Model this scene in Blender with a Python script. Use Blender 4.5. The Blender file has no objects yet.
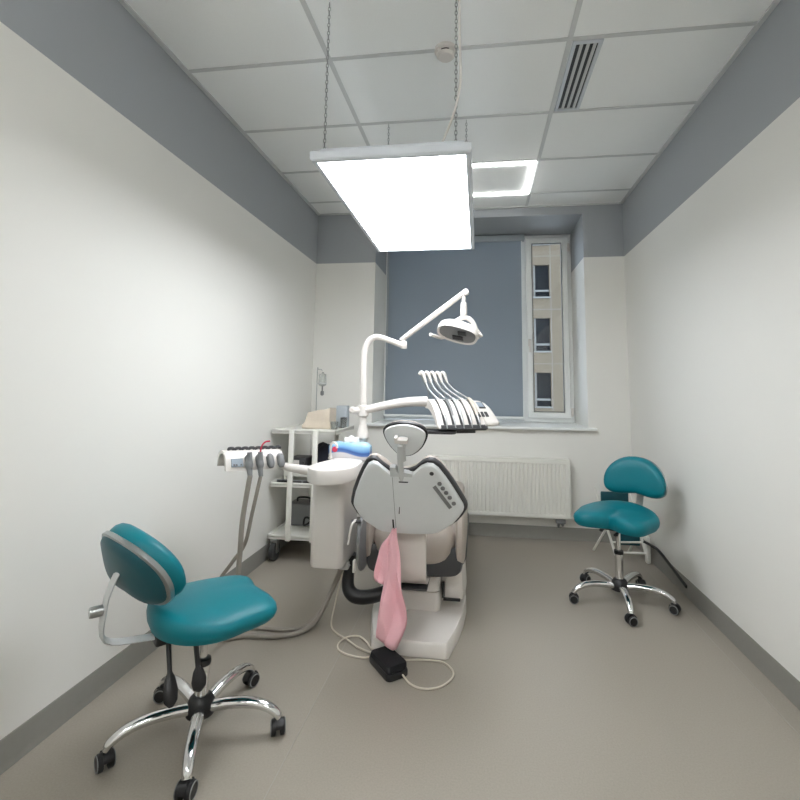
import bpy, bmesh, math, random
from mathutils import Vector, Matrix, Euler
random.seed(7)
sc = bpy.context.scene
COL = sc.collection
PI = math.pi
V = Vector

# ------------------------------------------------------------------ materials
def lin(c):
    return tuple(((x/255)/12.92 if x/255 <= .04045 else ((x/255+.055)/1.055)**2.4) for x in c)+(1,)

def mat(name, rgb, rough=.5, metal=0., spec=.5, noise=0., nscale=40., bump=0., bscale=200., coat=0., emit=None, estr=0., trans=0.):
    m = bpy.data.materials.new(name); m.use_nodes = True
    nt = m.node_tree; b = nt.nodes['Principled BSDF']
    c = lin(rgb)
    b.inputs['Base Color'].default_value = c
    b.inputs['Roughness'].default_value = rough
    b.inputs['Metallic'].default_value = metal
    b.inputs['Specular IOR Level'].default_value = spec
    b.inputs['Coat Weight'].default_value = coat
    b.inputs['Transmission Weight'].default_value = trans
    if emit:
        b.inputs['Emission Color'].default_value = lin(emit); b.inputs['Emission Strength'].default_value = estr
    tc = nt.nodes.new('ShaderNodeTexCoord')
    if noise:
        n = nt.nodes.new('ShaderNodeTexNoise'); n.inputs['Scale'].default_value = nscale; n.inputs['Detail'].default_value = 4
        r = nt.nodes.new('ShaderNodeMix'); r.data_type = 'RGBA'
        r.inputs['A'].default_value = tuple(x*(1-noise) for x in c[:3])+(1,)
        r.inputs['B'].default_value = tuple(min(1, x*(1+noise)) for x in c[:3])+(1,)
        nt.links.new(tc.outputs['Object'], n.inputs['Vector'])
        nt.links.new(n.outputs['Fac'], r.inputs['Factor'])
        nt.links.new(r.outputs['Result'], b.inputs['Base Color'])
    if bump:
        n2 = nt.nodes.new('ShaderNodeTexNoise'); n2.inputs['Scale'].default_value = bscale; n2.inputs['Detail'].default_value = 3
        bp = nt.nodes.new('ShaderNodeBump'); bp.inputs['Strength'].default_value = bump; bp.inputs['Distance'].default_value = .002
        nt.links.new(tc.outputs['Object'], n2.inputs['Vector'])
        nt.links.new(n2.outputs['Fac'], bp.inputs['Height'])
        nt.links.new(bp.outputs['Normal'], b.inputs['Normal'])
    return m

BAND = 2.462
def wall_mat():
    m = mat('wall_paint', (226, 226, 219), .6, bump=.08, bscale=300)
    nt = m.node_tree; b = nt.nodes['Principled BSDF']
    g = nt.nodes.new('ShaderNodeNewGeometry'); s = nt.nodes.new('ShaderNodeSeparateXYZ')
    gt = nt.nodes.new('ShaderNodeMath'); gt.operation = 'GREATER_THAN'; gt.inputs[1].default_value = BAND
    mx = nt.nodes.new('ShaderNodeMix'); mx.data_type = 'RGBA'
    mx.inputs['A'].default_value = lin((230, 229, 224)); mx.inputs['B'].default_value = lin((160, 164, 168))
    nt.links.new(g.outputs['Position'], s.inputs[0]); nt.links.new(s.outputs['Z'], gt.inputs[0])
    nt.links.new(gt.outputs[0], mx.inputs['Factor']); nt.links.new(mx.outputs['Result'], b.inputs['Base Color'])
    return m

M = {}
M['wall'] = wall_mat()
M['floor'] = mat('vinyl_floor', (150, 143, 132), .42, noise=.16, nscale=160, bump=.05, bscale=250)
M['seam'] = mat('floor_weld', (158, 152, 143), .5)
M['ceiling'] = mat('mineral_tile', (246, 248, 247), .9, noise=.05, nscale=300, bump=.25, bscale=260)
M['tbar'] = mat('ceiling_tbar', (206, 208, 208), .5, noise=.02)
M['base'] = mat('baseboard_vinyl', (132, 130, 124), .45, noise=.05)
M['white'] = mat('white_plastic', (220, 215, 210), .32, noise=.015, nscale=6, coat=.15)
M['whitemetal'] = mat('white_enamel', (228, 227, 220), .35, noise=.015, nscale=6)
M['pvc'] = mat('window_pvc', (236, 238, 237), .3, noise=.01, nscale=5)
M['grey'] = mat('light_grey_plastic', (196, 198, 198), .4, noise=.03, nscale=30)
M['plate'] = mat('backrest_plate', (222, 225, 226), .4, noise=.02, nscale=30)
M['midgrey'] = mat('mid_grey_plastic', (120, 121, 122), .45, noise=.04, nscale=30)
M['darkgrey'] = mat('dark_grey_plastic', (62, 62, 64), .45, noise=.05, nscale=30)
M['black'] = mat('black_plastic', (20, 20, 22), .42, noise=.1, nscale=30)
M['blackfab'] = mat('black_fabric', (14, 14, 18), .95, noise=.2, nscale=200, bump=.4, bscale=300)
M['chrome'] = mat('chrome', (225, 225, 225), .12, metal=1., noise=.02)
M['steel'] = mat('brushed_steel', (170, 172, 172), .3, metal=1., noise=.05)
M['teal'] = mat('teal_leatherette', (0, 108, 120), .42, spec=.3, noise=.06, nscale=12, bump=.12, bscale=350)
M['tealdark'] = mat('teal_shell', (2, 70, 80), .4, noise=.05, nscale=12)
M['taupe'] = mat('taupe_upholstery', (180, 170, 161), .5, noise=.04, nscale=20, bump=.1, bscale=350)
M['pink'] = mat('pink_napkin', (252, 196, 206), .85, noise=.04, nscale=60, bump=.2, bscale=250)
M['blind'] = mat('blind_fabric', (180, 187, 192), .85, noise=.03, nscale=200, bump=.15, bscale=500)
def blind_mat():
    m = mat('blind_fabric', (172, 181, 188), .85, noise=.03, nscale=200)
    nt = m.node_tree; b = nt.nodes['Principled BSDF']
    t = nt.nodes.new('ShaderNodeBsdfTranslucent'); t.inputs[0].default_value = lin((150, 165, 180))
    mx = nt.nodes.new('ShaderNodeMixShader'); mx.inputs[0].default_value = .4
    nt.links.new(b.outputs[0], mx.inputs[1]); nt.links.new(t.outputs[0], mx.inputs[2]); nt.links.new(mx.outputs[0], nt.nodes['Material Output'].inputs[0])
    return m
M['blind'] = blind_mat()
M['panel'] = mat('lamp_diffuser', (255, 255, 255), .5, emit=(246, 250, 255), estr=7.2)
M['led'] = mat('led_tube', (255, 255, 255), .5, emit=(252, 252, 250), estr=4.5)
M['ledfill'] = mat('led_fill_tube', (255, 255, 255), .5, emit=(252, 252, 252), estr=36.)  # strong emission for the added frontal fill behind the viewer
M['lampframe'] = mat('lamp_frame', (205, 210, 216), .35, noise=.02)
M['hose'] = mat('grey_hose', (140, 134, 126), .5, noise=.05, nscale=60)
M['cord'] = mat('white_cord', (206, 198, 184), .5, noise=.03)
M['red'] = mat('red_plastic', (190, 40, 70), .35, noise=.03)
M['rubber'] = mat('rubber', (48, 50, 50), .5, noise=.1)
M['ring'] = mat('caster_ring', (130, 132, 132), .4, noise=.04)
M['beige'] = mat('beige_cloth', (208, 196, 180), .85, noise=.06, nscale=40, bump=.3, bscale=90)
M['bluegrey'] = mat('bluegrey_card', (176, 184, 190), .6, noise=.03)
M['clear'] = mat('clear_plastic', (225, 230, 228), .12, noise=.01, trans=.85)
M['tissue'] = mat('white_tissue', (240, 240, 238), .9, noise=.03, bump=.3, bscale=60)
M['facade'] = mat('facade_stone', (98, 88, 74), .9, noise=.08, nscale=1.5)
M['facadeframe'] = mat('facade_frame', (112, 113, 112), .6, noise=.05)
M['facadewin'] = mat('facade_pane', (22, 25, 30), .9, spec=.1, noise=.1, nscale=3)
M['navy'] = mat('navy_fabric', (16, 18, 30), .9, noise=.2, nscale=100, bump=.3)
M['screen'] = mat('grey_screen', (150, 160, 170), .2, noise=.03)

def glass_mat():
    m = bpy.data.materials.new('window_glass'); m.use_nodes = True
    nt = m.node_tree; nt.nodes.remove(nt.nodes['Principled BSDF'])
    t = nt.nodes.new('ShaderNodeBsdfTransparent'); t.inputs[0].default_value = (.93, .95, .95, 1)
    g = nt.nodes.new('ShaderNodeBsdfGlossy'); g.inputs['Roughness'].default_value = .02
    f = nt.nodes.new('ShaderNodeFresnel'); f.inputs[0].default_value = 1.45
    mx = nt.nodes.new('ShaderNodeMixShader')
    nt.links.new(f.outputs[0], mx.inputs[0]); nt.links.new(t.outputs[0], mx.inputs[1]); nt.links.new(g.outputs[0], mx.inputs[2])
    nt.links.new(mx.outputs[0], nt.nodes['Material Output'].inputs[0])
    return m
M['glass'] = glass_mat()

def pack_mat():
    # blue printed film: pale top, a darker blue wave through the middle, white below, small red mark
    m = mat('tissue_film', (90, 150, 210), .3, coat=.3)
    nt = m.node_tree; b = nt.nodes['Principled BSDF']; L = nt.links
    tc = nt.nodes.new('ShaderNodeTexCoord'); s = nt.nodes.new('ShaderNodeSeparateXYZ'); L.new(tc.outputs['Generated'], s.inputs[0])
    w = nt.nodes.new('ShaderNodeMath'); w.operation = 'SINE'
    k = nt.nodes.new('ShaderNodeMath'); k.operation = 'MULTIPLY'; k.inputs[1].default_value = 5.5
    L.new(s.outputs['X'], k.inputs[0]); L.new(k.outputs[0], w.inputs[0])
    a = nt.nodes.new('ShaderNodeMath'); a.operation = 'MULTIPLY_ADD'; a.inputs[1].default_value = -.11
    L.new(w.outputs[0], a.inputs[0]); L.new(s.outputs['Z'], a.inputs[2])
    cr = nt.nodes.new('ShaderNodeValToRGB'); L.new(a.outputs[0], cr.inputs[0])
    e = cr.color_ramp.elements
    e[0].position = 0; e[0].color = lin((226, 222, 222))
    e[1].position = 1; e[1].color = lin((172, 210, 230))
    for p, c in ((.36, (224, 222, 226)), (.42, (86, 122, 184)), (.54, (52, 92, 164)), (.62, (96, 148, 206)), (.76, (140, 188, 222))):
        q = e.new(p); q.color = lin(c)
    # red mark
    cx = nt.nodes.new('ShaderNodeVectorMath'); cx.operation = 'DISTANCE'; cx.inputs[1].default_value = (.2, 0, .6)
    sv = nt.nodes.new('ShaderNodeVectorMath'); sv.operation = 'MULTIPLY'; sv.inputs[1].default_value = (1, 0, .5)
    cx.inputs[1].default_value = (.16, 0, .31)
    L.new(tc.outputs['Generated'], sv.inputs[0]); L.new(sv.outputs[0], cx.inputs[0])
    lt = nt.nodes.new('ShaderNodeMath'); lt.operation = 'LESS_THAN'; lt.inputs[1].default_value = .07; L.new(cx.outputs['Value'], lt.inputs[0])
    mx = nt.nodes.new('ShaderNodeMix'); mx.data_type = 'RGBA'; mx.inputs['B'].default_value = lin((216, 60, 90))
    L.new(lt.outputs[0], mx.inputs['Factor']); L.new(cr.outputs[0], mx.inputs['A']); L.new(mx.outputs['Result'], b.inputs['Base Color'])
    return m
M['pack'] = pack_mat()

# ------------------------------------------------------------------ shape helpers
ORG = {}
def new(): return bmesh.new()

def obj(name, bm, m, parent=None, smooth=40, subsurf=0, solid=0.):
    """link one bmesh as one mesh object; verts are given in the frame of the thing's root"""
    bmesh.ops.recalc_face_normals(bm, faces=bm.faces[:])
    me = bpy.data.meshes.new(name)
    if parent is not None and parent in ORG:
        o = V(ORG[parent]); bmesh.ops.translate(bm, verts=bm.verts[:], vec=-o)
    bm.to_mesh(me); bm.free()
    if smooth:
        me.shade_smooth(); me.set_sharp_from_angle(angle=math.radians(smooth))
    ob = bpy.data.objects.new(name, me); COL.objects.link(ob)
    me.materials.append(M[m] if isinstance(m, str) else m)
    if parent is not None:
        ob.parent = parent
        ORG[ob] = ORG[parent] if parent in ORG else (0, 0, 0)
    else: ORG[ob] = (0, 0, 0)
    if solid:
        s = ob.modifiers.new('thickness', 'SOLIDIFY'); s.thickness = solid; s.offset = 0
    if subsurf:
        s = ob.modifiers.new('smooth', 'SUBSURF'); s.levels = subsurf; s.render_levels = subsurf
    return ob

def thing(name, label, cat, org=(0, 0, 0), group=None):
    o = bpy.data.objects.new(name, None); COL.objects.link(o)
    o.location = org; o.empty_display_size = .1
    ORG[o] = org
    tag(o, label, cat, group)
    return o

def tag(o, label=None, cat=None, group=None, kind=None):
    if label: o['label'] = label
    if cat: o['category'] = cat
    if group: o['group'] = group
    if kind: o['kind'] = kind
    return o

def single(name, bm, m, label, cat, group=None, **kw):
    """a thing that is one mesh: origin moved to its base"""
    zs = min(v.co.z for v in bm.verts)
    c = sum((v.co for v in bm.verts), V())/len(bm.verts); c.z = zs
    bmesh.ops.translate(bm, verts=bm.verts[:], vec=-c)
    o = obj(name, bm, m, None, **kw); o.location = c; ORG[o] = tuple(c)
    return tag(o, label, cat, group)

def box(bm, c, s, bev=0., rot=None, seg=2):
    r = bmesh.ops.create_cube(bm, size=1.)
    vs = r['verts']
    bmesh.ops.scale(bm, vec=V(s), verts=vs)
    if bev:
        es = list({e for v in vs for e in v.link_edges})
        rr = bmesh.ops.bevel(bm, geom=vs+es, offset=bev, segments=seg, profile=.5, affect='EDGES')
        vs = list({v for f in rr['faces'] for v in f.verts} | {v for v in vs if v.is_valid})
    if rot is not None:
        bmesh.ops.rotate(bm, cent=(0, 0, 0), matrix=rot.to_matrix() if isinstance(rot, Euler) else rot, verts=vs)
    bmesh.ops.translate(bm, vec=V(c), verts=vs)
    return vs

def bb(x0, x1, y0, y1, z0, z1, bev=0., bm=None):
    bm = bm or new()
    box(bm, ((x0+x1)/2, (y0+y1)/2, (z0+z1)/2), (x1-x0, y1-y0, z1-z0), bev)
    return bm

def crom(pts, n=6, closed=False):
    pts = [V(p) for p in pts]
    if len(pts) < 3: return pts
    N = len(pts); out = []
    rng = range(N if closed else N-1)
    for i in rng:
        if closed: p0, p1, p2, p3 = pts[(i-1) % N], pts[i], pts[(i+1) % N], pts[(i+2) % N]
        else:
            p1, p2 = pts[i], pts[i+1]
            p0 = pts[i-1] if i > 0 else p1*2-p2
            p3 = pts[i+2] if i+2 < N else p2*2-p1
        for k in range(n):
            t = k/n
            out.append(.5*((2*p1)+(p2-p0)*t+(2*p0-5*p1+4*p2-p3)*t*t+(3*p1-p0-3*p2+p3)*t**3))
    if not closed: out.append(pts[-1])
    return out

def loft(bm, rings, cap=True, closed=False):
    vr = [[bm.verts.new(p) for p in r] for r in rings]
    n = len(vr[0])
    pairs = list(zip(vr, vr[1:]))
    if closed: pairs.append((vr[-1], vr[0]))
    for a, b in pairs:
        for i in range(n):
            j = (i+1) % n
            bm.faces.new((a[i], a[j], b[j], b[i]))
    if cap and not closed:
        bm.faces.new(vr[0][::-1]); bm.faces.new(vr[-1])
    return vr

def tube(bm, pts, r, seg=10, n=6, flat=1., cap=True):
    """round tube through pts (catmull-rom); r a number or one radius per control point"""
    P = [V(p) for p in pts]
    rs = list(r) if isinstance(r, (list, tuple)) else [r]*len(P)
    Q = crom([(p.x, p.y, p.z) for p in P], n) if n > 1 else P
    if n > 1 and len(P) > 2:
        R = []
        for i in range(len(P)-1):
            for k in range(n): R.append(rs[i]+(rs[i+1]-rs[i])*k/n)
        R.append(rs[-1])
    else: R = rs
    T = []
    for i in range(len(Q)):
        a = Q[max(0, i-1)]; b = Q[min(len(Q)-1, i+1)]
        T.append((b-a).normalized())
    up = V((0, 0, 1)) if abs(T[0].z) < .9 else V((0, 1, 0))
    u = T[0].cross(up).normalized()
    rings = []
    for q, t, rr in zip(Q, T, R):
        u = (u-t*u.dot(t)).normalized(); w = t.cross(u)
        rings.append([q+(u*math.cos(a)+w*math.sin(a)*flat)*rr for a in [2*PI*k/seg for k in range(seg)]])
    loft(bm, rings, cap)
    return bm

def lathe(bm, prof, c=(0, 0, 0), seg=20, axis='Z', mtx=None, ringed=False):
    rings = []
    for r, z in prof:
        ring = []
        for k in range(seg):
            a = 2*PI*k/seg; p = V((max(r, 1e-4)*math.cos(a), max(r, 1e-4)*math.sin(a), z))
            if axis == 'X': p = V((p.z, p.x, p.y))
            elif axis == 'Y': p = V((p.x, p.z, p.y))
            if mtx: p = mtx @ p
            ring.append(p+V(c))
        rings.append(ring)
    loft(bm, rings, not ringed, ringed)
    return bm

def prism(bm, pts, f, d0, d1, bev=0.):
    """outline pts (u,v) through f(u,v,d), from d0 to d1 with an optional rounded rim"""
    cu = sum(p[0] for p in pts)/len(pts); cv = sum(p[1] for p in pts)/len(pts)
    def ring(d, k):
        out = []
        N = len(pts)
        for i, (a, b) in enumerate(pts):
            l = math.hypot(a-cu, b-cv) or 1
            out.append(V(f(a-(a-cu)/l*k, b-(b-cv)/l*k, d)))
        return out
    s = 1 if d1 > d0 else -1
    if bev: rings = [ring(d0, bev), ring(d0+s*bev*.3, bev*.3), ring(d0+s*bev, 0), ring(d1-s*bev, 0), ring(d1-s*bev*.3, bev*.3), ring(d1, bev)]
    else: rings = [ring(d0, 0), ring(d1, 0)]
    loft(bm, rings)
    return bm

def pad(bm, pts, f, rings, c=None):
    """concentric rings of an outline about its centre: rings = [(scale, height)], f(u,v,h)->point"""
    cu, cv = c if c else (sum(p[0] for p in pts)/len(pts), sum(p[1] for p in pts)/len(pts))
    loft(bm, [[V(f(cu+(a-cu)*s, cv+(b-cv)*s, h)) for a, b in pts] for s, h in rings])
    return bm

def smooth2(pts, n=5):
    return [(p.x, p.y) for p in crom([(a, b, 0) for a, b in pts], n, closed=True)]

def rrect(w, h, r, n=5, cx=0, cy=0):
    out = []
    for sx, sy, a0 in ((1, 1, 0), (-1, 1, 90), (-1, -1, 180), (1, -1, 270)):
        for k in range(n+1):
            a = math.radians(a0+90*k/n)
            out.append((cx+sx*(w/2-r)+r*math.cos(a), cy+sy*(h/2-r)+r*math.sin(a)))
    return out

def frame_rect(bm, a0, a1, b0, b1, wd, f, d0, d1, bev=.004):
    """mitred rectangular frame in the (a,b) plane, rail width wd, depth d0..d1 through f(a,b,d)"""
    prof = [(0, d0+bev), (bev, d0), (wd-bev, d0), (wd, d0+bev), (wd, d1), (0, d1)]
    rings = []
    for sa, sb in ((0, 0), (1, 0), (1, 1), (0, 1)):
        rings.append([V(f((a0+i) if not sa else (a1-i), (b0+i) if not sb else (b1-i), d)) for i, d in prof])
    loft(bm, rings, False, True)
    return bm
XZ = lambda a, b, d: (a, d, b)
XY = lambda a, b, d: (a, b, d)

def copy_tree(o, parent=None):
    c = o.copy(); COL.objects.link(c)
    if parent is not None: c.parent = parent
    for ch in list(o.children): copy_tree(ch, c)
    return c

# ------------------------------------------------------------------ the room
W, H, YF = 2.854, 2.956, -5.6
RX0, RX1, RZ0, RZ1, RD = .585, 2.505, .935, 2.868, .62

def struct(name, bm, m, label, **kw):
    o = obj(name, bm, m, None, **kw); return tag(o, label, None, None, 'structure')

floor = struct('floor', bb(-.15, W+.15, YF-.15, RD, -.1, 0), 'floor', 'grey speckled vinyl floor of the surgery', smooth=0)
sm = new()
box(sm, (.90, -2.9, .0006), (.004, 5.2, .001)); box(sm, (2.75, -2.9, .0006), (.004, 5.2, .001))
obj('weld_seam', sm, 'seam', floor, smooth=0)
ceil = struct('ceiling', bb(-.15, W+.15, YF-.15, RD, H, H+.1), 'ceiling', 'suspended ceiling of off-white mineral tiles', smooth=0)
g = new()
for x in (.804, 2.004): box(g, (x, (YF)/2, H-.001), (.024, -YF, .008))
y = -.30
while y > YF:
    box(g, (W/2, y, H-.001), (W, .022, .007)); y -= .6
box(g, (1.404, -.6, H-.001), (.022, .6, .007))
for x in (.012, W-.012): box(g, (x, YF/2, H-.004), (.024, -YF, .010))
box(g, (W/2, -.010, H-.004), (W, .020, .010))
obj('ceiling_grid', g, 'tbar', ceil, smooth=0)
struct('wall_left', bb(-.15, 0, YF-.15, RD, 0, H), 'wall', 'white left wall with a grey band under the ceiling', smooth=0)
struct('wall_right', bb(W, W+.15, YF-.15, RD, 0, H), 'wall', 'white right wall with a grey band under the ceiling', smooth=0)
struct('wall_front', bb(0, W, YF-.15, YF, 0, H), 'wall', 'white wall behind the viewer with a grey band', smooth=0)
bw = new()
bb(0, RX0, 0, RD, 0, H, bm=bw); bb(RX1, W, 0, RD, 0, H, bm=bw)
bb(RX0, RX1, 0, RD, 0, RZ0, bm=bw); bb(RX0, RX1, 0, RD, RZ1, H, bm=bw)
struct('wall_back', bw, 'wall', 'white back wall with the deep window recess and grey upper band', smooth=0)

def skirting(name, a, b, inward, label):
    a, b, n = V(a), V(b), V(inward)
    prof = [(0, 0), (.012, 0), (.009, .012), (.005, .03), (.005, .1), (.003, .105), (0, .105)]
    bm = new()
    loft(bm, [[p+n*d+V((0, 0, h+.001)) for d, h in prof] for p in (a, b)])
    return struct(name, bm, 'base', label, smooth=30)
skirting('baseboard_left', (0, YF, 0), (0, 0, 0), (1, 0, 0), 'grey vinyl skirting along the left wall')
skirting('baseboard_right', (W, 0, 0), (W, YF, 0), (-1, 0, 0), 'grey vinyl skirting along the right wall')
skirting('baseboard_back', (0, 0, 0), (W, 0, 0), (0, -1, 0), 'grey vinyl skirting under the radiator')

# window: sill, frame, mullion, opening sash with handle, panes
sill = new()
bb(RX0-.0, RX1, -.0, .56, RZ0, RZ0+.012, .003, bm=sill)
bb(RX0-.06, RX1+.062, -.055, .001, RZ0-.012, RZ0+.012, .004, bm=sill)
struct('windowsill', sill, 'pvc', 'long white windowsill above the radiator')
wy0, wy1 = .56, .61
win = new()
frame_rect(win, RX0+.001, RX1-.001, RZ0+.0125, RZ1-.001, .05, XZ, wy0, wy1, .006)
bb(2.010, 2.052, wy0-.004, wy1-.003, RZ0+.05, RZ1-.05, .006, bm=win)
win = struct('window_1', win, 'pvc', 'white window with a narrow opening sash on the right')
sx0, sx1, sz0, sz1 = 2.046, 2.468, RZ0+.050, RZ1-.036
s = new()
fw = .062
frame_rect(s, sx0, sx1, sz0, sz1, fw, XZ, .53, .585, .010)
sash = obj('sash', s, 'pvc', win)
obj('gasket', frame_rect(new(), sx0+fw-.001, sx1-fw+.001, sz0+fw-.001, sz1-fw+.001, .008, XZ, .538, .56, .001), 'darkgrey', sash, smooth=0)
obj('pane', bb(sx0+fw, sx1-fw, .555, .563, sz0+fw, sz1-fw), 'glass', sash, smooth=0)
hd = new(); box(hd, (sx0+.028, .524, 1.74), (.028, .014, .07), .005); tube(hd, [(sx0+.028, .52, 1.76), (sx0+.028, .49, 1.76), (sx0+.028, .485, 1.74), (sx0+.028, .485, 1.64)], .009)
obj('handle', hd, 'white', sash)
obj('pane', bb(RX0+.05, 2.012, .585, .593, RZ0+.06, RZ1-.05), 'glass', win, smooth=0)
hg = new()
for z in (1.05, 2.72): lathe(hg, [(.012, -.04), (.012, .04)], (RX1-.028, .538, z), 10)
obj('hinge', hg, 'white', win)

# ------------------------------------------------------------------ building outside
FY = 24.
fac = thing('apartment_building', 'beige stone apartment building seen through the narrow window sash', 'building', (5.3, FY, -6))
f = new()
bx = [3.0, 5.0, 7.9, 10.8]   # window left edges
cols = [(bx[1], bx[1]+.86)]
zrows = [8.77-3.27*4+k*3.27 for k in range(6)]
# facade as a wall with real openings: strips between the openings
x0, x1 = 2.0, 12.0
opens = [(1.9, 2.84), (4.86, 5.80), (7.7, 8.64), (10.5, 11.44)]
xs = [x0]
edges = [(x0, opens[0][0])]
def strip(a, b): bb(a, b, FY, FY+.4, -6, 13.2, bm=f)
strip(2.84, 4.86); strip(5.80, 7.7); strip(8.64, 10.5); strip(11.44, 12.4); strip(.6, 1.9)
for (a, b) in opens:
    z = -6
    for zr in zrows:
        lo, hi = zr-2.0, zr+.0
        if lo > z: bb(a, b, FY, FY+.4, z, lo, bm=f)
        z = hi
    bb(a, b, FY, FY+.4, z, 13.2, bm=f)
obj('facade', f, 'facade', fac, smooth=0)
rf = bb(.4, 12.6, FY-.25, FY+.6, 13.2, 13.45); obj('cornice', rf, 'facade', fac, smooth=0)
jl = new()
for zr in zrows: bb(.6, 12.4, FY-.004, FY, zr-2.75, zr-2.73, bm=jl)
for (a, b) in opens: bb(b+.06, b+.08, FY-.004, FY, -6, 13.2, bm=jl)
obj('panel_joint', jl, 'midgrey', fac, smooth=0)
for (a, b) in opens:
    for zr in zrows:
        fr = new()
        bb(a+.002, a+.12, FY+.14, FY+.22, zr-2.0, zr-.002, bm=fr); bb(a+.12, b-.002, FY+.14, FY+.22, zr-1.64, zr-1.52, bm=fr)
        bb(a-.03, b+.05, FY-.08, FY-.002, zr-2.07, zr-1.98, bm=fr)
        w_ = obj('window', fr, 'facadeframe', fac, smooth=0)
        obj('pane', bb(a+.002, b-.002, FY+.23, FY+.26, zr-1.999, zr-.002), 'facadewin', w_, smooth=0)

# roller blind in front of the fixed pane
bl = thing('roller_blind', 'grey roller blind pulled down over the wide fixed pane', 'blind', (1.3, .5, 1.0))
obj('fabric', bb(RX0+.016, 2.000, .519, .521, .995, 2.80), 'blind', bl, smooth=0)
c = new(); bb(RX0+.004, 2.035, .49, .556, 2.795, 2.86, .012, bm=c); obj('cassette', c, 'bluegrey', bl)
obj('bottom_bar', bb(RX0+.012, 2.005, .512, .528, .975, 1.0, .004), 'pvc', bl)
for xx in (RX0+.009, 2.007): obj('side_guide', bb(xx-.006, xx+.006, .505, .54, .9755, 2.794, .002), 'pvc', bl)
c = new()
for d in (0, .016): tube(c, [(RX0+.03, .498+d, 2.79), (RX0+.03, .498+d, 1.5)], .0022, 6, 1)
obj('pull_chain', c, 'grey', bl)

# radiator
rd = thing('radiator', 'white ribbed panel radiator under the windowsill', 'radiator', (1.72, -.08, .19))
r0, r1, rz0, rz1 = 1.12, 2.32, .195, .675
ring = []
n = int((r1-r0-.03)/.0333)
prof = [(r0, -.085), (r0+.004, -.1)]
x = r0+.018
for i in range(n):
    prof += [(x, -.1), (x+.005, -.0915), (x+.012, -.0915), (x+.017, -.1)]
    x += .0333
prof += [(r1-.004, -.1), (r1, -.085)]
back = [(r1, -.078), (r0, -.078)]
full = prof+back
bm = new()
loft(bm, [[V((a, b, z)) for a, b in full] for z in (rz0+.035, rz1-.035)])
bb(r0, r1, -.1, -.078, rz0, rz0+.036, .006, bm=bm); bb(r0, r1, -.1, -.078, rz1-.036, rz1, .006, bm=bm)
obj('front_panel', bm, 'whitemetal', rd, smooth=25)
obj('rear_panel', bb(r0, r1, -.042, -.028, rz0, rz1, .004), 'whitemetal', rd)
bm = new()
bb(r0+.002, r1-.002, -.1, -.028, rz1-.004, rz1+.006, .002, bm=bm)
obj('top_grille', bm, 'whitemetal', rd)
obj('side_cover', bb(r1-.002, r1+.008, -.101, -.03, rz0+.01, rz1+.004, .003), 'whitemetal', rd)
obj('side_cover', bb(r0-.008, r0+.002, -.101, -.03, rz0+.01, rz1+.004, .003), 'whitemetal', rd)
for xx in (r0+.15, r1-.15): obj('wall_bracket', bb(xx-.02, xx+.02, -.034, -.001, .3, .6), 'whitemetal', rd)
bm = new()
box(bm, (r1-.075, -.06, rz0-.022), (.08, .045, .045), .008); tube(bm, [(r1-.09, -.06, rz0-.04), (r1-.09, -.045, .12), (r1-.09, -.002, .12)], .009); tube(bm, [(r1-.055, -.06, rz0-.04), (r1-.055, -.045, .13), (r1-.055, -.002, .13)], .009)
obj('valve', bm, 'midgrey', rd)

# ------------------------------------------------------------------ ceiling fittings
LX0, LX1, LY0, LY1, LZ = .876, 1.538, -2.50, -1.19, 2.2
lamp = thing('hanging_light_panel', 'big bright rectangular light panel hanging on four chains from the ceiling', 'ceiling lamp', ((LX0+LX1)/2, (LY0+LY1)/2, LZ))
fr = new()
pr = [(.006, 0), (.024, 0), (.024, .02), (.02, .044), (.006, .044), (0, .036), (0, .008)]
loft(fr, [[V(((LX0+i_) if not sa else (LX1-i_), (LY0+i_) if not sb else (LY1-i_), LZ+d_)) for i_, d_ in pr] for sa, sb in ((0, 0), (1, 0), (1, 1), (0, 1))], False, True)
obj('frame', fr, 'lampframe', lamp, smooth=25)
obj('housing', bb(LX0+.03, LX1-.03, LY0+.03, LY1-.03, LZ+.012, LZ+.066, .004), 'lampframe', lamp)
obj('diffuser', bb(LX0+.0245, LX1-.0245, LY0+.0245, LY1-.0245, LZ+.003, LZ+.010), 'panel', lamp, smooth=0)
def chain(xx, yy, z0, z1):
    bm = new(); L = .019; k_ = 0; z = z0
    while z < z1:
        rings = []
        S = 10
        for i in range(S):
            a = 2*PI*i/S
            px, pz = .0048*math.cos(a), .0125*math.sin(a)
            rad = V((math.cos(a), 0, math.sin(a)))
            ring = []
            for j in range(4):
                b = 2*PI*j/4
                p = V((px, 0, pz))+rad*(.0018*math.cos(b))+V((0, .0018*math.sin(b), 0))
                if k_ % 2: p = V((-p.y, p.x, p.z))
                ring.append(p+V((xx, yy, z)))
            rings.append(ring)
        loft(bm, rings, False, True)
        z += L; k_ += 1
    return bm
for (xx, yy) in ((.920, -2.45), (1.474, -2.45), (.998, -1.495), (1.491, -1.485)):
    obj('chain', chain(xx, yy, LZ+.072, H), 'steel', lamp)
cb = new()
tube(cb, [(1.385, -2.36, LZ+.067), (1.42, -2.40, LZ+.11), (1.468, -2.455, LZ+.20), (1.492, -2.468, LZ+.32), (1.490, -2.468, LZ+.50), (1.486, -2.468, H-.002)], .0052, 8)
obj('power_cable', cb, 'white', lamp)

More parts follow.
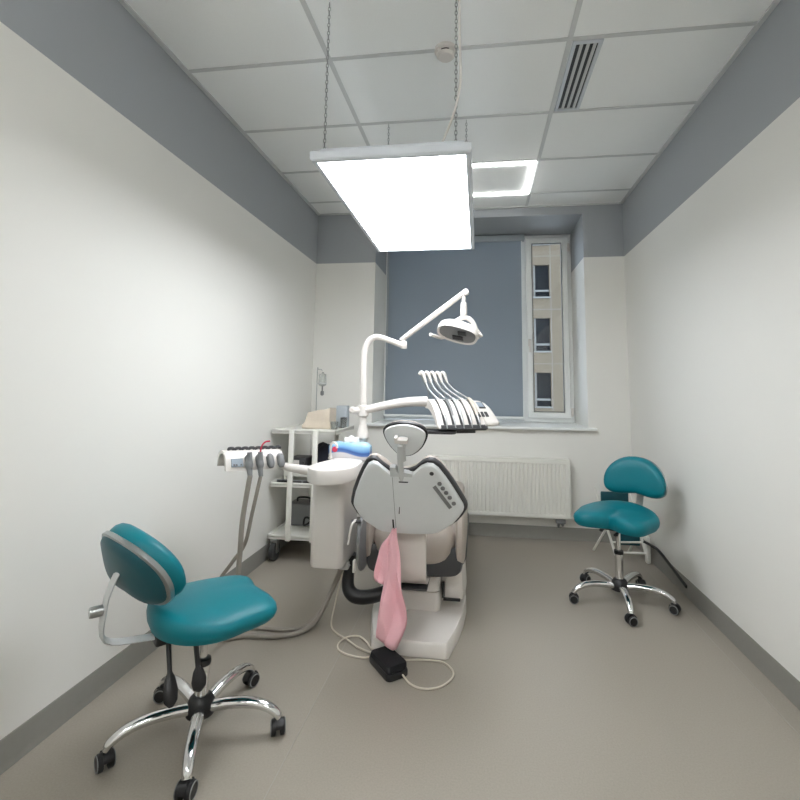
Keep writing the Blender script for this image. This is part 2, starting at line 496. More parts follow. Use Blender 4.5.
# square LED frame in the ceiling
lf = thing('led_frame_light', 'square glowing LED frame set in the ceiling near the window', 'ceiling lamp', (1.706, -.585, H-.03))
fx0, fx1, fy0, fy1 = 1.418, 1.992, -.886, -.314
for (a0, a1, b0, b1) in ((fx0, fx1, fy0, fy0+.026), (fx0, fx1, fy1-.026, fy1), (fx0, fx0+.026, fy0+.027, fy1-.027), (fx1-.026, fx1, fy0+.027, fy1-.027)):
    obj('light_bar', bb(a0, a1, b0, b1, H-.018, H-.004, .003), 'led', lf)
# two added fill lights shaped as LED frames, unseen behind the viewer
for cx_, side in ((.60, 'left'), (2.26, 'right')):
    fill_frame = thing('led_frame_light', 'added fill light, an unseen square LED frame behind the viewer near the %s wall' % side, 'ceiling lamp', (cx_, -4.8, H-.03))
    for (a0, a1, b0, b1) in ((-.287, .287, -.287, -.255), (-.287, .287, .255, .287), (-.287, -.255, -.254, .254), (.255, .287, -.254, .254)):
        obj('light_bar', bb(cx_+a0, cx_+a1, -4.8+b0, -4.8+b1, H-.018, H-.004, .003), 'ledfill', fill_frame)

sd = thing('smoke_detector', 'small white round smoke detector on the ceiling', 'smoke detector', (1.405, -2.10, H-.05))
obj('base', lathe(new(), [(.056, -.001), (.056, -.014), (.05, -.018)], (1.405, -2.10, H), 28), 'white', sd)
obj('vent_ring', lathe(new(), [(.036, -.017), (.036, -.032)], (1.405, -2.10, H), 28), 'black', sd)
fins = new()
for k in range(4):
    a = k*PI/2+.75
    box(fins, (1.405+.039*math.cos(a), -2.10+.039*math.sin(a), H-.025), (.014, .02, .016), rot=None)
lathe(fins, [(.044, -.030), (.046, -.036), (.036, -.046), (.001, -.049)], (1.405, -2.10, H), 28)
obj('cap', fins, 'white', sd)

av = thing('air_vent', 'narrow slotted air vent in the ceiling', 'air vent', (2.095, -1.8, H-.02))
vx0, vx1, vy0, vy1 = 2.02, 2.165, -2.086, -1.516
fr = new(); frame_rect(fr, vx0, vx1, vy0, vy1, .020, XY, H-.010, H-.001, .002)
obj('frame', fr, 'lampframe', av)
obj('duct', bb(vx0+.02, vx1-.02, vy0+.01, vy1-.01, H-.003, H-.001), 'black', av, smooth=0)
for k in range(3):
    xx = vx0+.0455+k*.032
    s = new(); box(s, (xx, (vy0+vy1)/2, H-.007), (.016, vy1-vy0-.026, .004), .001, rot=None); obj('slat', s, 'grey', av)

# ------------------------------------------------------------------ saddle stools
def kidney():
    out = []
    for k in range(40):
        a = 2*PI*k/40
        cx, sy = math.cos(a), math.sin(a)
        u = .182*math.copysign(abs(cx)**.8, cx); v = .118*math.copysign(abs(sy)**.85, sy)
        v += .03-1.45*u*u
        if sy < 0: v += .012*math.exp(-(u/.06)**2)
        out.append((u, v))
    return out

def seat_outline(notch, N=64):
    out = []
    for k in range(N):
        a = 2*PI*k/N-PI
        r = .205+.03*abs(math.sin(a))**2
        r += .060*math.exp(-((abs(a)-.70)/.36)**2)      # two front lobes
        r -= notch*math.exp(-(a/.30)**2)                  # notch between them
        out.append((r*math.cos(a), r*math.sin(a)))
    return out

def caster(root, leg, c, ang, ring=True, r=.027):
    """twin-wheel caster below the leg end"""
    d = V((math.cos(ang), math.sin(ang), 0)); n_ = V((-d.y, d.x, 0))
    mt = Matrix((( d.x, n_.x, 0), (d.y, n_.y, 0), (0, 0, 1))).to_4x4()
    bm = new()
    for s in (-1, 1):
        lathe(bm, [(r*.7, s*.007), (r, s*.009), (r, s*.021), (r*.86, s*.025), (.001, s*.026)], (c[0], c[1], r), 18, 'Y', mt.to_3x3())
    lathe(bm, [(.008, -.009), (.008, .009)], (c[0], c[1], r), 8, 'Y', mt.to_3x3())
    tube(bm, [V((c[0], c[1], r))+V((0, 0, .0)), V((c[0], c[1], .062))], .008, 8, 1)
    # hood
    for s in (-.012, .012):
        pts = []
    hood = []
    for k in range(9):
        a = PI*k/8*.9+.1
        hood.append(V((c[0], c[1], r))+d*math.cos(a)*(r+.003)+V((0, 0, math.sin(a)*(r+.003))))
    loft(bm, [[p+n_*.011, p-n_*.011, p*1-n_*.011+V((0, 0, .003)), p+n_*.011+V((0, 0, .003))] for p in hood])
    o = obj('caster', bm, 'black', leg)
    for s in (-1, 1):
        rb = lathe(new(), [(r*.80, s*.0235), (r*.93, s*.0245), (r*.92, s*.0262), (r*.80, s*.0268)], (c[0], c[1], r), 18, 'Y', mt.to_3x3(), True)
        obj('caster_ring', rb, 'ring', leg)

def make_stool(root, seat_z, base_ang, notch=.04, droop=.6, col_z=.29, ss=1.):
    """seat faces local +x; base star turned by base_ang"""
    R = .291
    hub = new()
    lathe(hub, [(.03, .065), (.05, .07), (.052, .10), (.04, .125), (.028, .135)], seg=20)
    obj('hub', hub, 'black', root)
    for k in range(5):
        a = base_ang+k*2*PI/5
        d = V((math.cos(a), math.sin(a), 0))
        P = [d*.03+V((0, 0, .092)), d*.10+V((0, 0, .104)), d*.18+V((0, 0, .108)), d*.24+V((0, 0, .098)), d*.280+V((0, 0, .076)), d*.292+V((0, 0, .058))]
        bm = new(); tube(bm, P, [.022, .0215, .0205, .019, .017, .0155], 12, 6, .85)
        leg = obj('leg', bm, 'chrome', root)
        caster(root, leg, d*R, a+1.9+k)
    lathe_bm = lathe(new(), [(.024, .12), (.024, col_z-.01), (.026, col_z-.008), (.026, col_z-.007)], seg=20)
    obj('gas_column', lathe_bm, 'chrome', root)
    obj('column_collar', lathe(new(), [(.027, col_z-.017), (.028, col_z-.010), (.027, col_z+.003), (.016, col_z+.005)], seg=20), 'black', root)
    obj('piston', lathe(new(), [(.0135, col_z), (.0135, seat_z-.085)], seg=16), 'chrome', root)
    # mechanism and levers
    mb = new(); box(mb, (-.02, 0, seat_z-.088), (.2, .12, .03), .008); box(mb, (-.13, 0, seat_z-.092), (.09, .07, .05), .01)
    obj('tilt_mechanism', mb, 'black', root)
    # seat
    def f(u, v, h):
        p = V((u*ss, v*ss, seat_z+h))
        w = max(0., h+.09)/.09
        p.z += w*(-droop*v*v+.25*max(0, -u)**1.6-.45*droop*max(0, u)**1.8)+.006
        p.z += -w*.30*notch*math.exp(-(v/.035)**2)*max(0, min(1, (u+.03)/.1))
        return p
    rr = [(.80, -.085), (.93, -.078), (.985, -.055), (1.0, -.034), (.985, -.014), (.94, -.001), (.85, .008), (.7, .012), (.5, .014), (.3, .014), (.12, .014), (.02, .014)]
    obj('seat', pad(new(), seat_outline(notch), f, rr, (0, 0)), 'teal', root)
    return root

def make_back(root, pos, face, roll, tilt, scale=1.):
    """kidney backrest; face = direction (angle) its cushion looks"""
    mt = Matrix.Translation(pos) @ Matrix.Rotation(face, 4, 'Z') @ Matrix.Rotation(-tilt, 4, 'Y') @ Matrix.Rotation(roll, 4, 'X')
    K = kidney()
    def f(u, v, h): # plane: u along local y, v along z, h toward +x
        return mt @ V((h*1.+1.1*u*u*scale, u*scale, v*scale))
    cu = pad(new(), K, f, [(.99, .0), (1.03, .012), (1.05, .03), (1.02, .048), (.95, .06), (.8, .069), (.55, .074), (.3, .075), (.1, .075)], (0, 0))
    o = obj('backrest', cu, 'teal', root)
    obj('rim', pad(new(), K, f, [(1.0, -.018), (1.045, -.016), (1.05, -.002), (1.0, .004)], (0, 0)), 'steel', o)
    obj('shell', pad(new(), K, f, [(.3, -.034), (.7, -.032), (.93, -.026), (1.0, -.014), (1.0, -.010)], (0, 0)), 'tealdark', o)
    return mt


def world2local(root, a):
    c, s_ = math.cos(a), math.sin(a)
    ox, oy = root.location.x, root.location.y
    def g(x, y, z): return V(((x-ox)*c+(y-oy)*s_, -(x-ox)*s_+(y-oy)*c, z))
    return g

# left stool: back, bracket, levers
def finish_stool(root, face, base, seat_z, bpos, bface, roll, tilt, scale, levers, notch, droop, col_z, ss=1.):
    g = world2local(root, face)
    make_stool(root, seat_z, math.radians(base)-face, notch, droop, col_z, ss)
    pos = g(*bpos)
    make_back(root, pos, bface, roll, tilt, scale)
    bm = new()
    P = [V((-.14, 0, seat_z-.09)), V((-.20, 0, seat_z-.085)), V((pos.x-.055, pos.y*.5, seat_z-.05)), V((pos.x-.062, pos.y, seat_z+.06)), pos+V((-.05, 0, -.04)), pos+V((-.030, 0, .01))]
    tube(bm, P, .024, 8, 5, .3)
    obj('back_bracket', bm, 'grey', root)
    kb = new(); lathe(kb, [(.016, -.03), (.018, -.02), (.018, .01), (.012, .014)], (pos.x-.075, pos.y, seat_z+.05), 14, 'X'); obj('knob', kb, 'steel', root)
    for a, b, kind in levers:
        a, b = g(*a), g(*b)
        bm = new()
        if kind == 'hang':
            m_ = a.lerp(b, .5)
            tube(bm, [a+V((0, 0, .03)), a, m_, a.lerp(b, .66)], [.009, .009, .008, .010], 8)
            tube(bm, [m_, a.lerp(b, .62), a.lerp(b, .8), a.lerp(b, .95), b+(b-a)*.04], [.006, .017, .024, .021, .006], 10, 6, .5)
        else:
            tube(bm, [a, a.lerp(b, .5), b], [.008, .010, .013], 8, 4, .6)
        obj('lever', bm, 'black', root)
    root.rotation_euler = (0, 0, face)

FA = math.radians(48)
LS = thing('saddle_stool', 'teal stool nearest the viewer at left, two black paddle levers hanging under its seat', 'stool', (0, 0, 0), 'teal saddle stools')
LS.location = (.538, -2.503, 0)
finish_stool(LS, FA, 7, .478, (.368, -2.712, .636), .36, math.radians(14), math.radians(22), .95,
             [((.600, -2.66, .40), (.635, -2.68, .262), 'hang'), ((.47, -2.62, .38), (.535, -2.68, .205), 'hang')], .004, .50, .255, .965)
FB = math.radians(236)
RS = thing('saddle_stool', 'teal saddle stool by the right wall in front of the white folding step stool', 'stool', (0, 0, 0), 'teal saddle stools')
RS.location = (2.412, -1.13, 0)
finish_stool(RS, FB, -95, .528, (2.60, -.92, .680), 0, math.radians(0), math.radians(8), 1.,
             [((2.36, -1.12, .445), (2.29, -1.22, .435), 'side'), ((2.40, -1.20, .43), (2.36, -1.27, .425), 'side')], .055, .22, .295)

# ------------------------------------------------------------------ folding step stool behind it
fs = thing('folding_step_stool', 'white folding step stool with teal step pad behind the right saddle stool', 'step stool', (2.64, -.34, 0))
def rod(pts, r=.008, m='whitemetal', name='frame_bar', par=fs, **kw):
    bm = new(); tube(bm, pts, r, 10, 1); return obj(name, bm, m, par, **kw)
rod([(2.468, -.33, .515), (2.50, -.36, .36), (2.585, -.46, .010)], .010, name='leg')
rod([(2.718, -.33, .49), (2.745, -.36, .36), (2.80, -.46, .010)], .010, name='leg')
rod([(2.53, -.43, .25), (2.465, -.24, .010)], .009, name='leg')
rod([(2.77, -.43, .25), (2.73, -.24, .010)], .009, name='leg')
rod([(2.553, -.42, .13), (2.775, -.42, .14)], .007, name='crossbar'); rod([(2.57, -.45, .066), (2.79, -.45, .072)], .008, name='crossbar')
bm = new(); box(bm, (2.61, -.34, .435), (.205, .022, .10), .008, rot=None); obj('step_pad', bm, 'tealdark', fs)
bm = new(); box(bm, (2.69, -.40, .16), (.15, .03, .10), .008); obj('step_pad', bm, 'tealdark', fs)
bm = new(); box(bm, (2.803, -.45, .10), (.028, .05, .19), .004); obj('hinge_plate', bm, 'whitemetal', fs)
cd = new(); tube(cd, [(2.76, -.50, .172), (2.80, -.52, .155), (2.842, -.56, .13), (2.846, -.75, .10), (2.845, -1.0, .06)], .010, 8)
single('extension_cord', cd, 'black', 'thick black cord running low along the right wall behind the saddle stool', 'cord')

# ------------------------------------------------------------------ dental chair
CX = 1.2
ch = thing('dental_chair', 'grey and taupe dental chair seen from behind, backrest leaning towards the viewer', 'dental chair', (CX, -1.4, 0))
# floor plate
bp = smooth2([(1.045, -1.885), (1.23, -1.91), (1.415, -1.905), (1.475, -1.62), (1.487, -1.38), (1.46, -1.1), (1.36, -.92), (1.22, -.88), (1.06, -.92), (.97, -1.1), (.955, -1.4), (.985, -1.62)], 6)
# keep crisp near corners
bp = [(1.055, -1.885), (1.23, -1.905), (1.405, -1.905), (1.418, -1.895), (1.455, -1.74), (1.480, -1.58), (1.490, -1.42), (1.485, -1.25), (1.45, -1.08), (1.36, -.94), (1.22, -.89), (1.08, -.93), (.99, -1.07), (.955, -1.25), (.955, -1.42), (.975, -1.60), (1.005, -1.74), (1.042, -1.878)]
pl_ = pad(new(), bp, lambda u, v, h: (u, v, h), [(1, .002), (1.0, .012), (.985, .055), (.965, .066), (.9, .069), (.5, .072), (.2, .073)])
obj('floor_plate', pl_, 'white', ch)
# pedestal and its shrouds
pd = new(); prism(pd, rrect(.285, .38, .035, 5, 1.212, -1.41), lambda u, v, d: (u, v, d), .068, .172, .008); obj('pedestal', pd, 'white', ch)
pd = new(); prism(pd, rrect(.288, .40, .04, 5, 1.212, -1.41), lambda u, v, d: (u, v, d), .174, .258, .012); obj('pedestal_cover', pd, 'white', ch)
sh = new(); prism(sh, [(1.362, -1.56), (1.43, -1.575), (1.472, -1.56), (1.486, -1.48), (1.488, -1.36), (1.46, -1.15), (1.362, -1.12)], lambda u, v, d: (u+(.2-d)*.05, v, d), .125, .30, .02); obj('side_shroud', sh, 'white', ch)
sh = new(); bb(1.362, 1.376, -1.600, -1.565, .145, .222, .002, bm=sh); bb(1.370, 1.462, -1.598, -1.572, .132, .140, .002, bm=sh); obj('shroud_slot', sh, 'black', ch)
lc = new(); prism(lc, rrect(.34, .5, .09, 6, 1.22, -1.25), lambda u, v, d: (u, v, d), .07, .40, .02); obj('lift_column', lc, 'white', ch)
# curved white back support plate
bs = new()
P = [(-1.60, .262), (-1.70, .264), (-1.78, .285), (-1.83, .34), (-1.845, .42), (-1.85, .50), (-1.855, .58), (-1.87, .66)]
for x0_, x1_ in ((1.13, 1.300),):
    loft(bs, [[V((x0_, y_, z_)), V((x1_, y_, z_)), V((x1_, y_+.035, z_+.01)), V((x0_, y_+.035, z_+.01))] for y_, z_ in [(p.x, p.y) for p in crom([(a, b, 0) for a, b in P], 6)]])
obj('back_support', bs, 'white', ch, smooth=50)
obj('support_pad', bb(1.16, 1.302, -1.79, -1.62, .252, .262, .004), 'darkgrey', ch)
# seat: dark shell, taupe cushion with raised rear and side wings
so = rrect(.56, .98, .14, 7, 1.215, -1.19)
st = new(); pad(st, so, lambda u, v, h: (u, v, h), [(.86, .30), (.96, .315), (1.0, .345), (1.0, .385), (.98, .40)]); obj('seat_shell', st, 'darkgrey', ch)
sc_ = new(); pad(sc_, rrect(.54, .96, .15, 7, 1.215, -1.19), lambda u, v, h: (u, v, h), [(.98, .395), (1.0, .41), (1.0, .45), (.97, .475), (.88, .487), (.6, .485), (.3, .48)]); obj('seat_cushion', sc_, 'taupe', ch)
# dark tub wrapping the rear of the seat
tb = new()
to = smooth2([(.958, .40), (.955, .34), (.975, .298), (1.05, .284), (1.215, .282), (1.38, .284), (1.455, .298), (1.476, .34), (1.473, .40), (1.44, .43), (1.215, .44), (.99, .43)], 4)
pad(tb, to, lambda u, v, h: (u, h, v), [(.9, -1.685), (.97, -1.68), (1.0, -1.66), (1.0, -1.3), (.9, -1.2), (.5, -1.2)], (1.215, .35)); obj('seat_tub', tb, 'darkgrey', ch)
lr = new()
ringsr = []
for t in range(17):
    a = -1+2*t/16
    k = math.sqrt(max(0.02, 1-abs(a)**4))
    ringsr.append([V((1.215+a*.225, -1.63+.105*k*math.cos(q), 0.458+.134*k*math.sin(q))) for q in [2*PI*i/22 for i in range(22)]])
loft(lr, ringsr); obj('rear_cushion', lr, 'taupe', ch)
for s_ in (-1, 1):
    wg = new()
    xx = 1.215+s_*.248
    wo = smooth2([(-1.66, .345), (-1.70, .44), (-1.69, .58), (-1.62, .66), (-1.50, .64), (-1.40, .56), (-1.2, .50), (-1.1, .46), (-1.12, .38), (-1.3, .34), (-1.5, .33)], 4)
    pad(wg, wo, lambda u, v, h, xx=xx, s_=s_: (xx+s_*(h-.05*max(0, .42-v)), u, v), [(.8, -.026), (.95, -.022), (1.0, -.010), (1.0, .010), (.95, .023), (.8, .028), (.4, .03)])
    obj('side_wing', wg, 'taupe', ch)
# leg rest running forward to the window
lg = new(); pad(lg, rrect(.46, .72, .16, 7, 1.215, -.42), lambda u, v, h: (u, v, h+(v+.78)*.06), [(.9, .36), (1.0, .375), (1.0, .41), (.96, .435), (.8, .445), (.4, .447)]); obj('leg_rest', lg, 'taupe', ch)
lg = new(); pad(lg, rrect(.42, .66, .14, 7, 1.215, -.44), lambda u, v, h: (u, v, h+(v+.78)*.06), [(.8, .325), (.96, .335), (1.0, .352), (1.0, .372)]); obj('leg_rest_shell', lg, 'darkgrey', ch)

# backrest: a leaning plate, black edge, taupe padding in front
vv = V((0, -.428, .904)); nn = V((0, -.904, -.428)); A0 = V((1.2, -1.90, .57))
def BP(u, v, d=0, off=A0): return off+V((u, 0, 0))+vv*v+nn*d
half = [(.010, .335), (.040, .339), (.068, .355), (.100, .388), (.128, .403), (.155, .401), (.180, .380), (.213, .330), (.243, .278), (.272, .222), (.290, .185), (.294, .168), (.290, .150), (.272, .118), (.245, .080), (.205, .034), (.168, -.002), (.145, -.014), (.09, -.021), (.03, -.024)]
half_l = [(-.022, .335), (-.045, .345), (-.075, .372), (-.105, .402), (-.125, .406), (-.148, .392), (-.172, .352), (-.198, .295), (-.222, .235), (-.236, .185), (-.240, .160), (-.235, .142), (-.216, .100), (-.190, .060), (-.16, .030), (-.128, -.004), (-.108, -.016), (-.06, -.021)]
plate = [(u, v+.020*(1-v/.08) if v < .08 else v) for u, v in half+half_l[::-1]]
cen = (.027, .17)
obj('back_plate', pad(new(), plate, lambda u, v, h: BP(u, v, h), [(.97, -.01), (1.0, 0), (1.0, .008), (.99, .015), (.965, .020), (.9, .021), (.5, .022), (.2, .022)], cen), 'plate', ch)
def grow(pts, k, up=0):
    out = []
    for a, b in pts:
        l = math.hypot(a-cen[0], b-cen[1]); kk = k*(1 if b > .10 else max(.35, (b+.06)/.16))
        out.append((a+(a-cen[0])/l*kk, b+(b-cen[1])/l*kk))
    return out
rim = grow(plate, .017)
obj('back_rim', pad(new(), rim, lambda u, v, h: BP(u, v, h), [(.97, -.024), (1.0, -.021), (1.0, -.006), (.985, -.001), (.96, 0)], cen), 'darkgrey', ch)
cus = smooth2(grow(plate, .013)[::2], 3)
obj('back_cushion', pad(new(), cus, lambda u, v, h: BP(u, v, h), [(.97, -.022), (1.0, -.026), (1.0, -.038), (.97, -.052), (.90, -.064), (.7, -.070), (.4, -.072), (.2, -.072)], cen), 'taupe', ch)
# controls on the plate
for u, v in ((.184, .305), (.198, .281), (.213, .257), (.229, .231), (.247, .199)):
    bm = new()
    loft(bm, [[BP(u+r*math.cos(a), v+r*math.sin(a), d) for a in [2*PI*i/14 for i in range(14)]] for r, d in ((.0105, .020), (.0105, .024), (.008, .0255))])
    obj('button', bm, 'midgrey', ch)
bm = new()
loft(bm, [[BP(u+s1*.007, v+s1*.006, d) for (u, v), s1 in (((.158, .290), -1), ((.158, .290), 1), ((.232, .172), 1), ((.232, .172), -1))] for d in (.020, .0235)])
obj('indicator_strip', bm, 'midgrey', ch, smooth=0)
bm = new(); loft(bm, [[BP(.149+r*math.cos(a), .358+r*math.sin(a), d) for a in [2*PI*i/14 for i in range(14)]] for r, d in ((.010, .020), (.010, .023), (.006, .0245))]); obj('button', bm, 'darkgrey', ch)
bm = new(); loft(bm, [[BP(.015+a, .306+b, d) for a, b in ((-.022, -.003), (.022, -.003), (.022, .003), (-.022, .003))] for d in (.020, .0225)]); obj('recess', bm, 'black', ch, smooth=0)
bm = new(); loft(bm, [[BP(a, b, d) for a, b in ((-.018, .125), (-.013, .125), (-.010, .165), (-.013, .165))] for d in (.020, .0225)]); obj('mark', bm, 'darkgrey', ch, smooth=0)
bm = new(); loft(bm, [[BP(-.048+a, .060+b, d) for a, b in ((-.004, -.035), (.004, -.035), (.004, .03), (-.004, .03))] for d in (.020, .0225)]); obj('slot', bm, 'black', ch, smooth=0)
bm = new(); loft(bm, [[BP(-.036+a, .17+b, d) for a, b in ((-.001, -.14), (.001, -.14), (.001, .16), (-.001, .16))] for d in (.021, .0226)]); obj('seam_line', bm, 'midgrey', ch, smooth=0)
# headrest stem and headrest
bm = new()
tube(bm, [BP(.006, .29, .012), BP(.006, .36, .018), BP(.008, .43, .022), BP(.010, .50, .02)], .014, 10, 5, .6)
obj('headrest_stem', bm, 'grey', ch)
bm = new()
prism(bm, [(-.045, .335), (.06, .335), (.06, .352), (.025, .358), (-.012, .358), (-.018, .385), (-.045, .385)], lambda u, v, d: BP(u, v, d), -.005, .024, .003)
obj('stem_guide', bm, 'grey', ch)
H0 = V((1.2, -2.085, 1.04))
ho = smooth2([(-.070, .034), (-.042, .064), (.026, .077), (.090, .063), (.124, .028), (.104, -.034), (.060, -.078), (.020, -.088), (-.012, -.078), (-.052, -.026)], 6)
hc = (.026, .01)
HB = lambda u, v, h: BP(u, v, h, H0)
hr = obj('headrest', pad(new(), ho, HB, [(.9, -.020), (1.02, -.022), (1.04, -.026), (1.0, -.036), (.92, -.044), (.7, -.050), (.3, -.051)], hc), 'taupe', ch)
obj('rim', pad(new(), ho, HB, [(.95, -.022), (1.07, -.021), (1.085, -.012), (1.075, -.004), (1.0, 0), (.9, .0)], hc), 'black', hr)
obj('shell', pad(new(), ho, HB, [(.9, -.002), (.985, .0), (.985, .006), (.96, .010), (.8, .011), (.3, .012)], hc), 'plate', hr)
bm = new(); tube(bm, [HB(.012, -.11, .012), HB(.014, -.05, .022), HB(.016, .02, .018)], .014, 10, 5, .6); obj('stem_cover', bm, 'grey', hr)
bm = new()
def hbox(u0, u1, v0, v1, d0, d1, bv=.003): prism(bm, [(u0, v0), (u1, v0), (u1, v1), (u0, v1)], HB, d0, d1, bv)
hbox(-.016, .044, .003, .021, .02, .05); hbox(-.016, -.002, .014, .032, .02, .05)
obj('lever', bm, 'white', hr)
# left armrest: rounded grey panel with a white grip
ar = new()
ao = smooth2([(-1.80, .565), (-1.83, .50), (-1.82, .40), (-1.77, .325), (-1.68, .31), (-1.58, .34), (-1.52, .44), (-1.54, .55), (-1.62, .60), (-1.72, .60)], 4)
pad(ar, ao, lambda u, v, h: (.948+h, u, v), [(.85, -.012), (.97, -.009), (1.0, 0), (.97, .009), (.85, .012), (.3, .013)])
obj('armrest_panel', ar, 'midgrey', ch)
bm = new(); tube(bm, [(.925, -1.80, .585), (.915, -1.835, .565), (.900, -1.84, .475)], .006, 8, 4); obj('grip', bm, 'white', ch)
bm = new(); tube(bm, [(.905, -1.80, .578), (.955, -1.80, .578)], .009, 8, 1); obj('grip_mount', bm, 'darkgrey', ch)
bm = new(); box(bm, (.930, -1.82, .365), (.012, .03, .06), .004, rot=None); obj('latch', bm, 'white', ch)

# pink napkin hanging from the slot of the backrest
def sheet(bm, left, right, y0, amp, nx=14, ph=0., rowoff=0.):
    L_ = crom([(x, 0, z) for x, z in left], 4); R_ = crom([(x, 0, z) for x, z in right], 4)
    n = 28
    rows = []
    def at(P, t):
        k = t*(len(P)-1); i = min(int(k), len(P)-2); return P[i].lerp(P[i+1], k-i)
    for j in range(n+1):
        t = j/n; a, b = at(L_, t), at(R_, t); row = []
        for i in range(nx+1):
            s_ = i/nx; p = a.lerp(b, s_)
            tri = lambda q: abs((q % 1.)*2-1)-.5
            row.append(bm.verts.new((p.x, y0+amp*2.3*(tri(s_*1.1+t*.55+ph)+.8*tri(s_*.9-t*1.25+.3+ph))*min(1, .25+t)-.02*math.sin(s_*PI)+rowoff*t, p.z)))
        rows.append(row)
    for r0_, r1_ in zip(rows, rows[1:]):
        for i in range(nx): bm.faces.new((r0_[i], r0_[i+1], r1_[i+1], r1_[i]))
nk = new()
sheet(nk, [(1.150, .600), (1.131, .539), (1.125, .469), (1.121, .405), (1.115, .341), (1.102, .263), (1.088, .16), (1.083, .108)],
      [(1.170, .600), (1.177, .541), (1.19, .473), (1.196, .409), (1.2, .346), (1.215, .293), (1.228, .24), (1.226, .17), (1.18, .06)], -1.965, .018, 20, 0)
bmesh.ops.translate(nk, verts=nk.verts[:], vec=(0, 0, 0))
sheet(nk, [(1.154, .600), (1.128, .557), (1.094, .514), (1.076, .448), (1.063, .385), (1.068, .350)],
      [(1.168, .600), (1.16, .557), (1.15, .514), (1.145, .448), (1.14, .39), (1.135, .345)], -1.945, .012, 14, 1.2)
single('pink_napkin', nk, 'pink', 'pink napkin hanging from the back of the dental chair', 'napkin', smooth=22, solid=.0025)

# ------------------------------------------------------------------ dental unit with spittoon
du = thing('dental_unit', 'white dental unit column with spittoon bowl and suction holder arm left of the chair', 'dental unit', (.775, -1.58, 0))
col = rrect(.178, .32, .035, 6, .774, -1.66)
cm = new(); pad(cm, col, lambda u, v, h: (u, v, h), [(.9, .338), (.97, .341), (1.0, .355), (1.0, .55), (.99, .79), (.9, .795)]); obj('column', cm, 'white', du)
obj('rear_deck', bb(.705, .900, -1.60, -1.385, .79, .835, .012), 'white', du)
# bowl shelf: D-shaped ledge with a sunk basin
so_ = [(.744, -1.59), (.722, -1.68), (.698, -1.78), (.686, -1.85), (.70, -1.92), (.745, -1.975), (.80, -1.995), (.87, -1.97), (.915, -1.91), (.93, -1.82), (.925, -1.70), (.90, -1.61), (.82, -1.58)]
so_ = smooth2(so_, 4)
bc = (.805, -1.80)
inner = [(bc[0]+.118*math.cos(a), bc[1]+.105*math.sin(a)) for a in [2*PI*i/len(so_) for i in range(len(so_))]]
def ringp(pts, s_, z, c=bc): return [V((c[0]+(a-c[0])*s_, c[1]+(b-c[1])*s_, z)) for a, b in pts]
# line the inner ring up with the outer by angle
inner = []
for a, b in so_:
    t = math.atan2(b-bc[1], a-bc[0]); inner.append((bc[0]+.098*math.cos(t), bc[1]+.125*math.sin(t)))
bm = new()
loft(bm, [ringp(so_, .70, .792), ringp(so_, .96, .793), ringp(so_, .99, .797), ringp(so_, 1.0, .806), ringp(so_, 1.0, .858), ringp(so_, .985, .864), ringp(so_, .95, .866),
          ringp(inner, 1.06, .866), ringp(inner, 1.0, .858), ringp(inner, .88, .838), ringp(inner, .65, .822), ringp(inner, .3, .814), ringp(inner, .1, .812)])
obj('spittoon_bowl', bm, 'white', du)
obj('drain', lathe(new(), [(.016, .812), (.018, .816), (.008, .817)], (bc[0], bc[1], 0), 16), 'steel', du)
fc = new(); tube(fc, [(.715, -1.60, .862), (.715, -1.60, .92), (.722, -1.61, .948), (.742, -1.625, .957), (.762, -1.64, .948), (.768, -1.645, .93)], .0065, 10); lathe(fc, [(.013, .862), (.012, .872), (.007, .876)], (.715, -1.60, 0), 14); obj('cup_filler', fc, 'white', du)
bm = new(); tube(bm, [(.80, -1.62, .35), (.815, -1.615, .31), (.835, -1.60, .285)], .026, 10, 4); box(bm, (.82, -1.61, .295), (.06, .07, .05), .012); obj('hose_outlet', bm, 'grey', du)
bm = new(); tube(bm, [(.85, -1.59, .345), (.838, -1.585, .24), (.842, -1.60, .165), (.885, -1.61, .128), (.96, -1.60, .125), (1.04, -1.585, .145), (1.09, -1.57, .16)], [.032, .032, .036, .038, .037, .036, .034], 14); obj('conduit', bm, 'black', du)
# assistant arm with the instrument holder
bm = new(); tube(bm, [(.715, -1.80, .823), (.65, -1.80, .829), (.57, -1.80, .838), (.480, -1.80, .852)], [.026, .025, .022, .019], 12); obj('holder_arm', bm, 'white', du)
bm = new()
hp = [(-.062, -.055), (-.060, -.02), (-.045, .018), (-.018, .040), (.012, .042), (.035, .030), (.050, .0), (.056, -.04), (.048, -.042), (.040, -.005), (.026, .016), (.008, .026), (-.014, .025), (-.034, .006), (-.047, -.024), (-.050, -.055)]
ha, hb = V((.296, -2.035, .912)), V((.49, -1.79, .897))
hd_ = (hb-ha).normalized(); hn = V((0, 0, 1)).cross(hd_)
hn.normalize()
def HP(t, d, z): return ha+hd_*t+hn*d+V((0, 0, z))
Lh = (hb-ha).length
loft(bm, [[HP(t, d*k, z*k) for d, z in hp] for t, k in ((0, .96), (.008, 1), (Lh-.02, 1), (Lh-.006, .93), (Lh, .85))])
holder = obj('instrument_holder', bm, 'white', du, smooth=35)
bm = new()
for k in range(8):
    t = .03+k*.036
    if t < Lh-.02: bm2 = tube(bm, [HP(t, -.012, .041), HP(t, -.010, .050), HP(t+.022, -.010, .050), HP(t+.024, -.012, .041)], .0075, 8, 3)
obj('silicone_rail', bm, 'darkgrey', holder)
def plate_on(t0, t1, z0, z1, off, m, name, par):
    d0 = -.060-off
    bm = new(); loft(bm, [[HP(t0, dd-(z0+.055)*(-.15), z0), HP(t1, dd-(z0+.055)*(-.15), z0), HP(t1, dd+.016, z1), HP(t0, dd+.016, z1)] for dd in (-.058, d0)])
    return obj(name, bm, m, par, smooth=0)
pn = plate_on(.026, .084, -.034, .004, .0105, 'screen', 'keypad', holder)
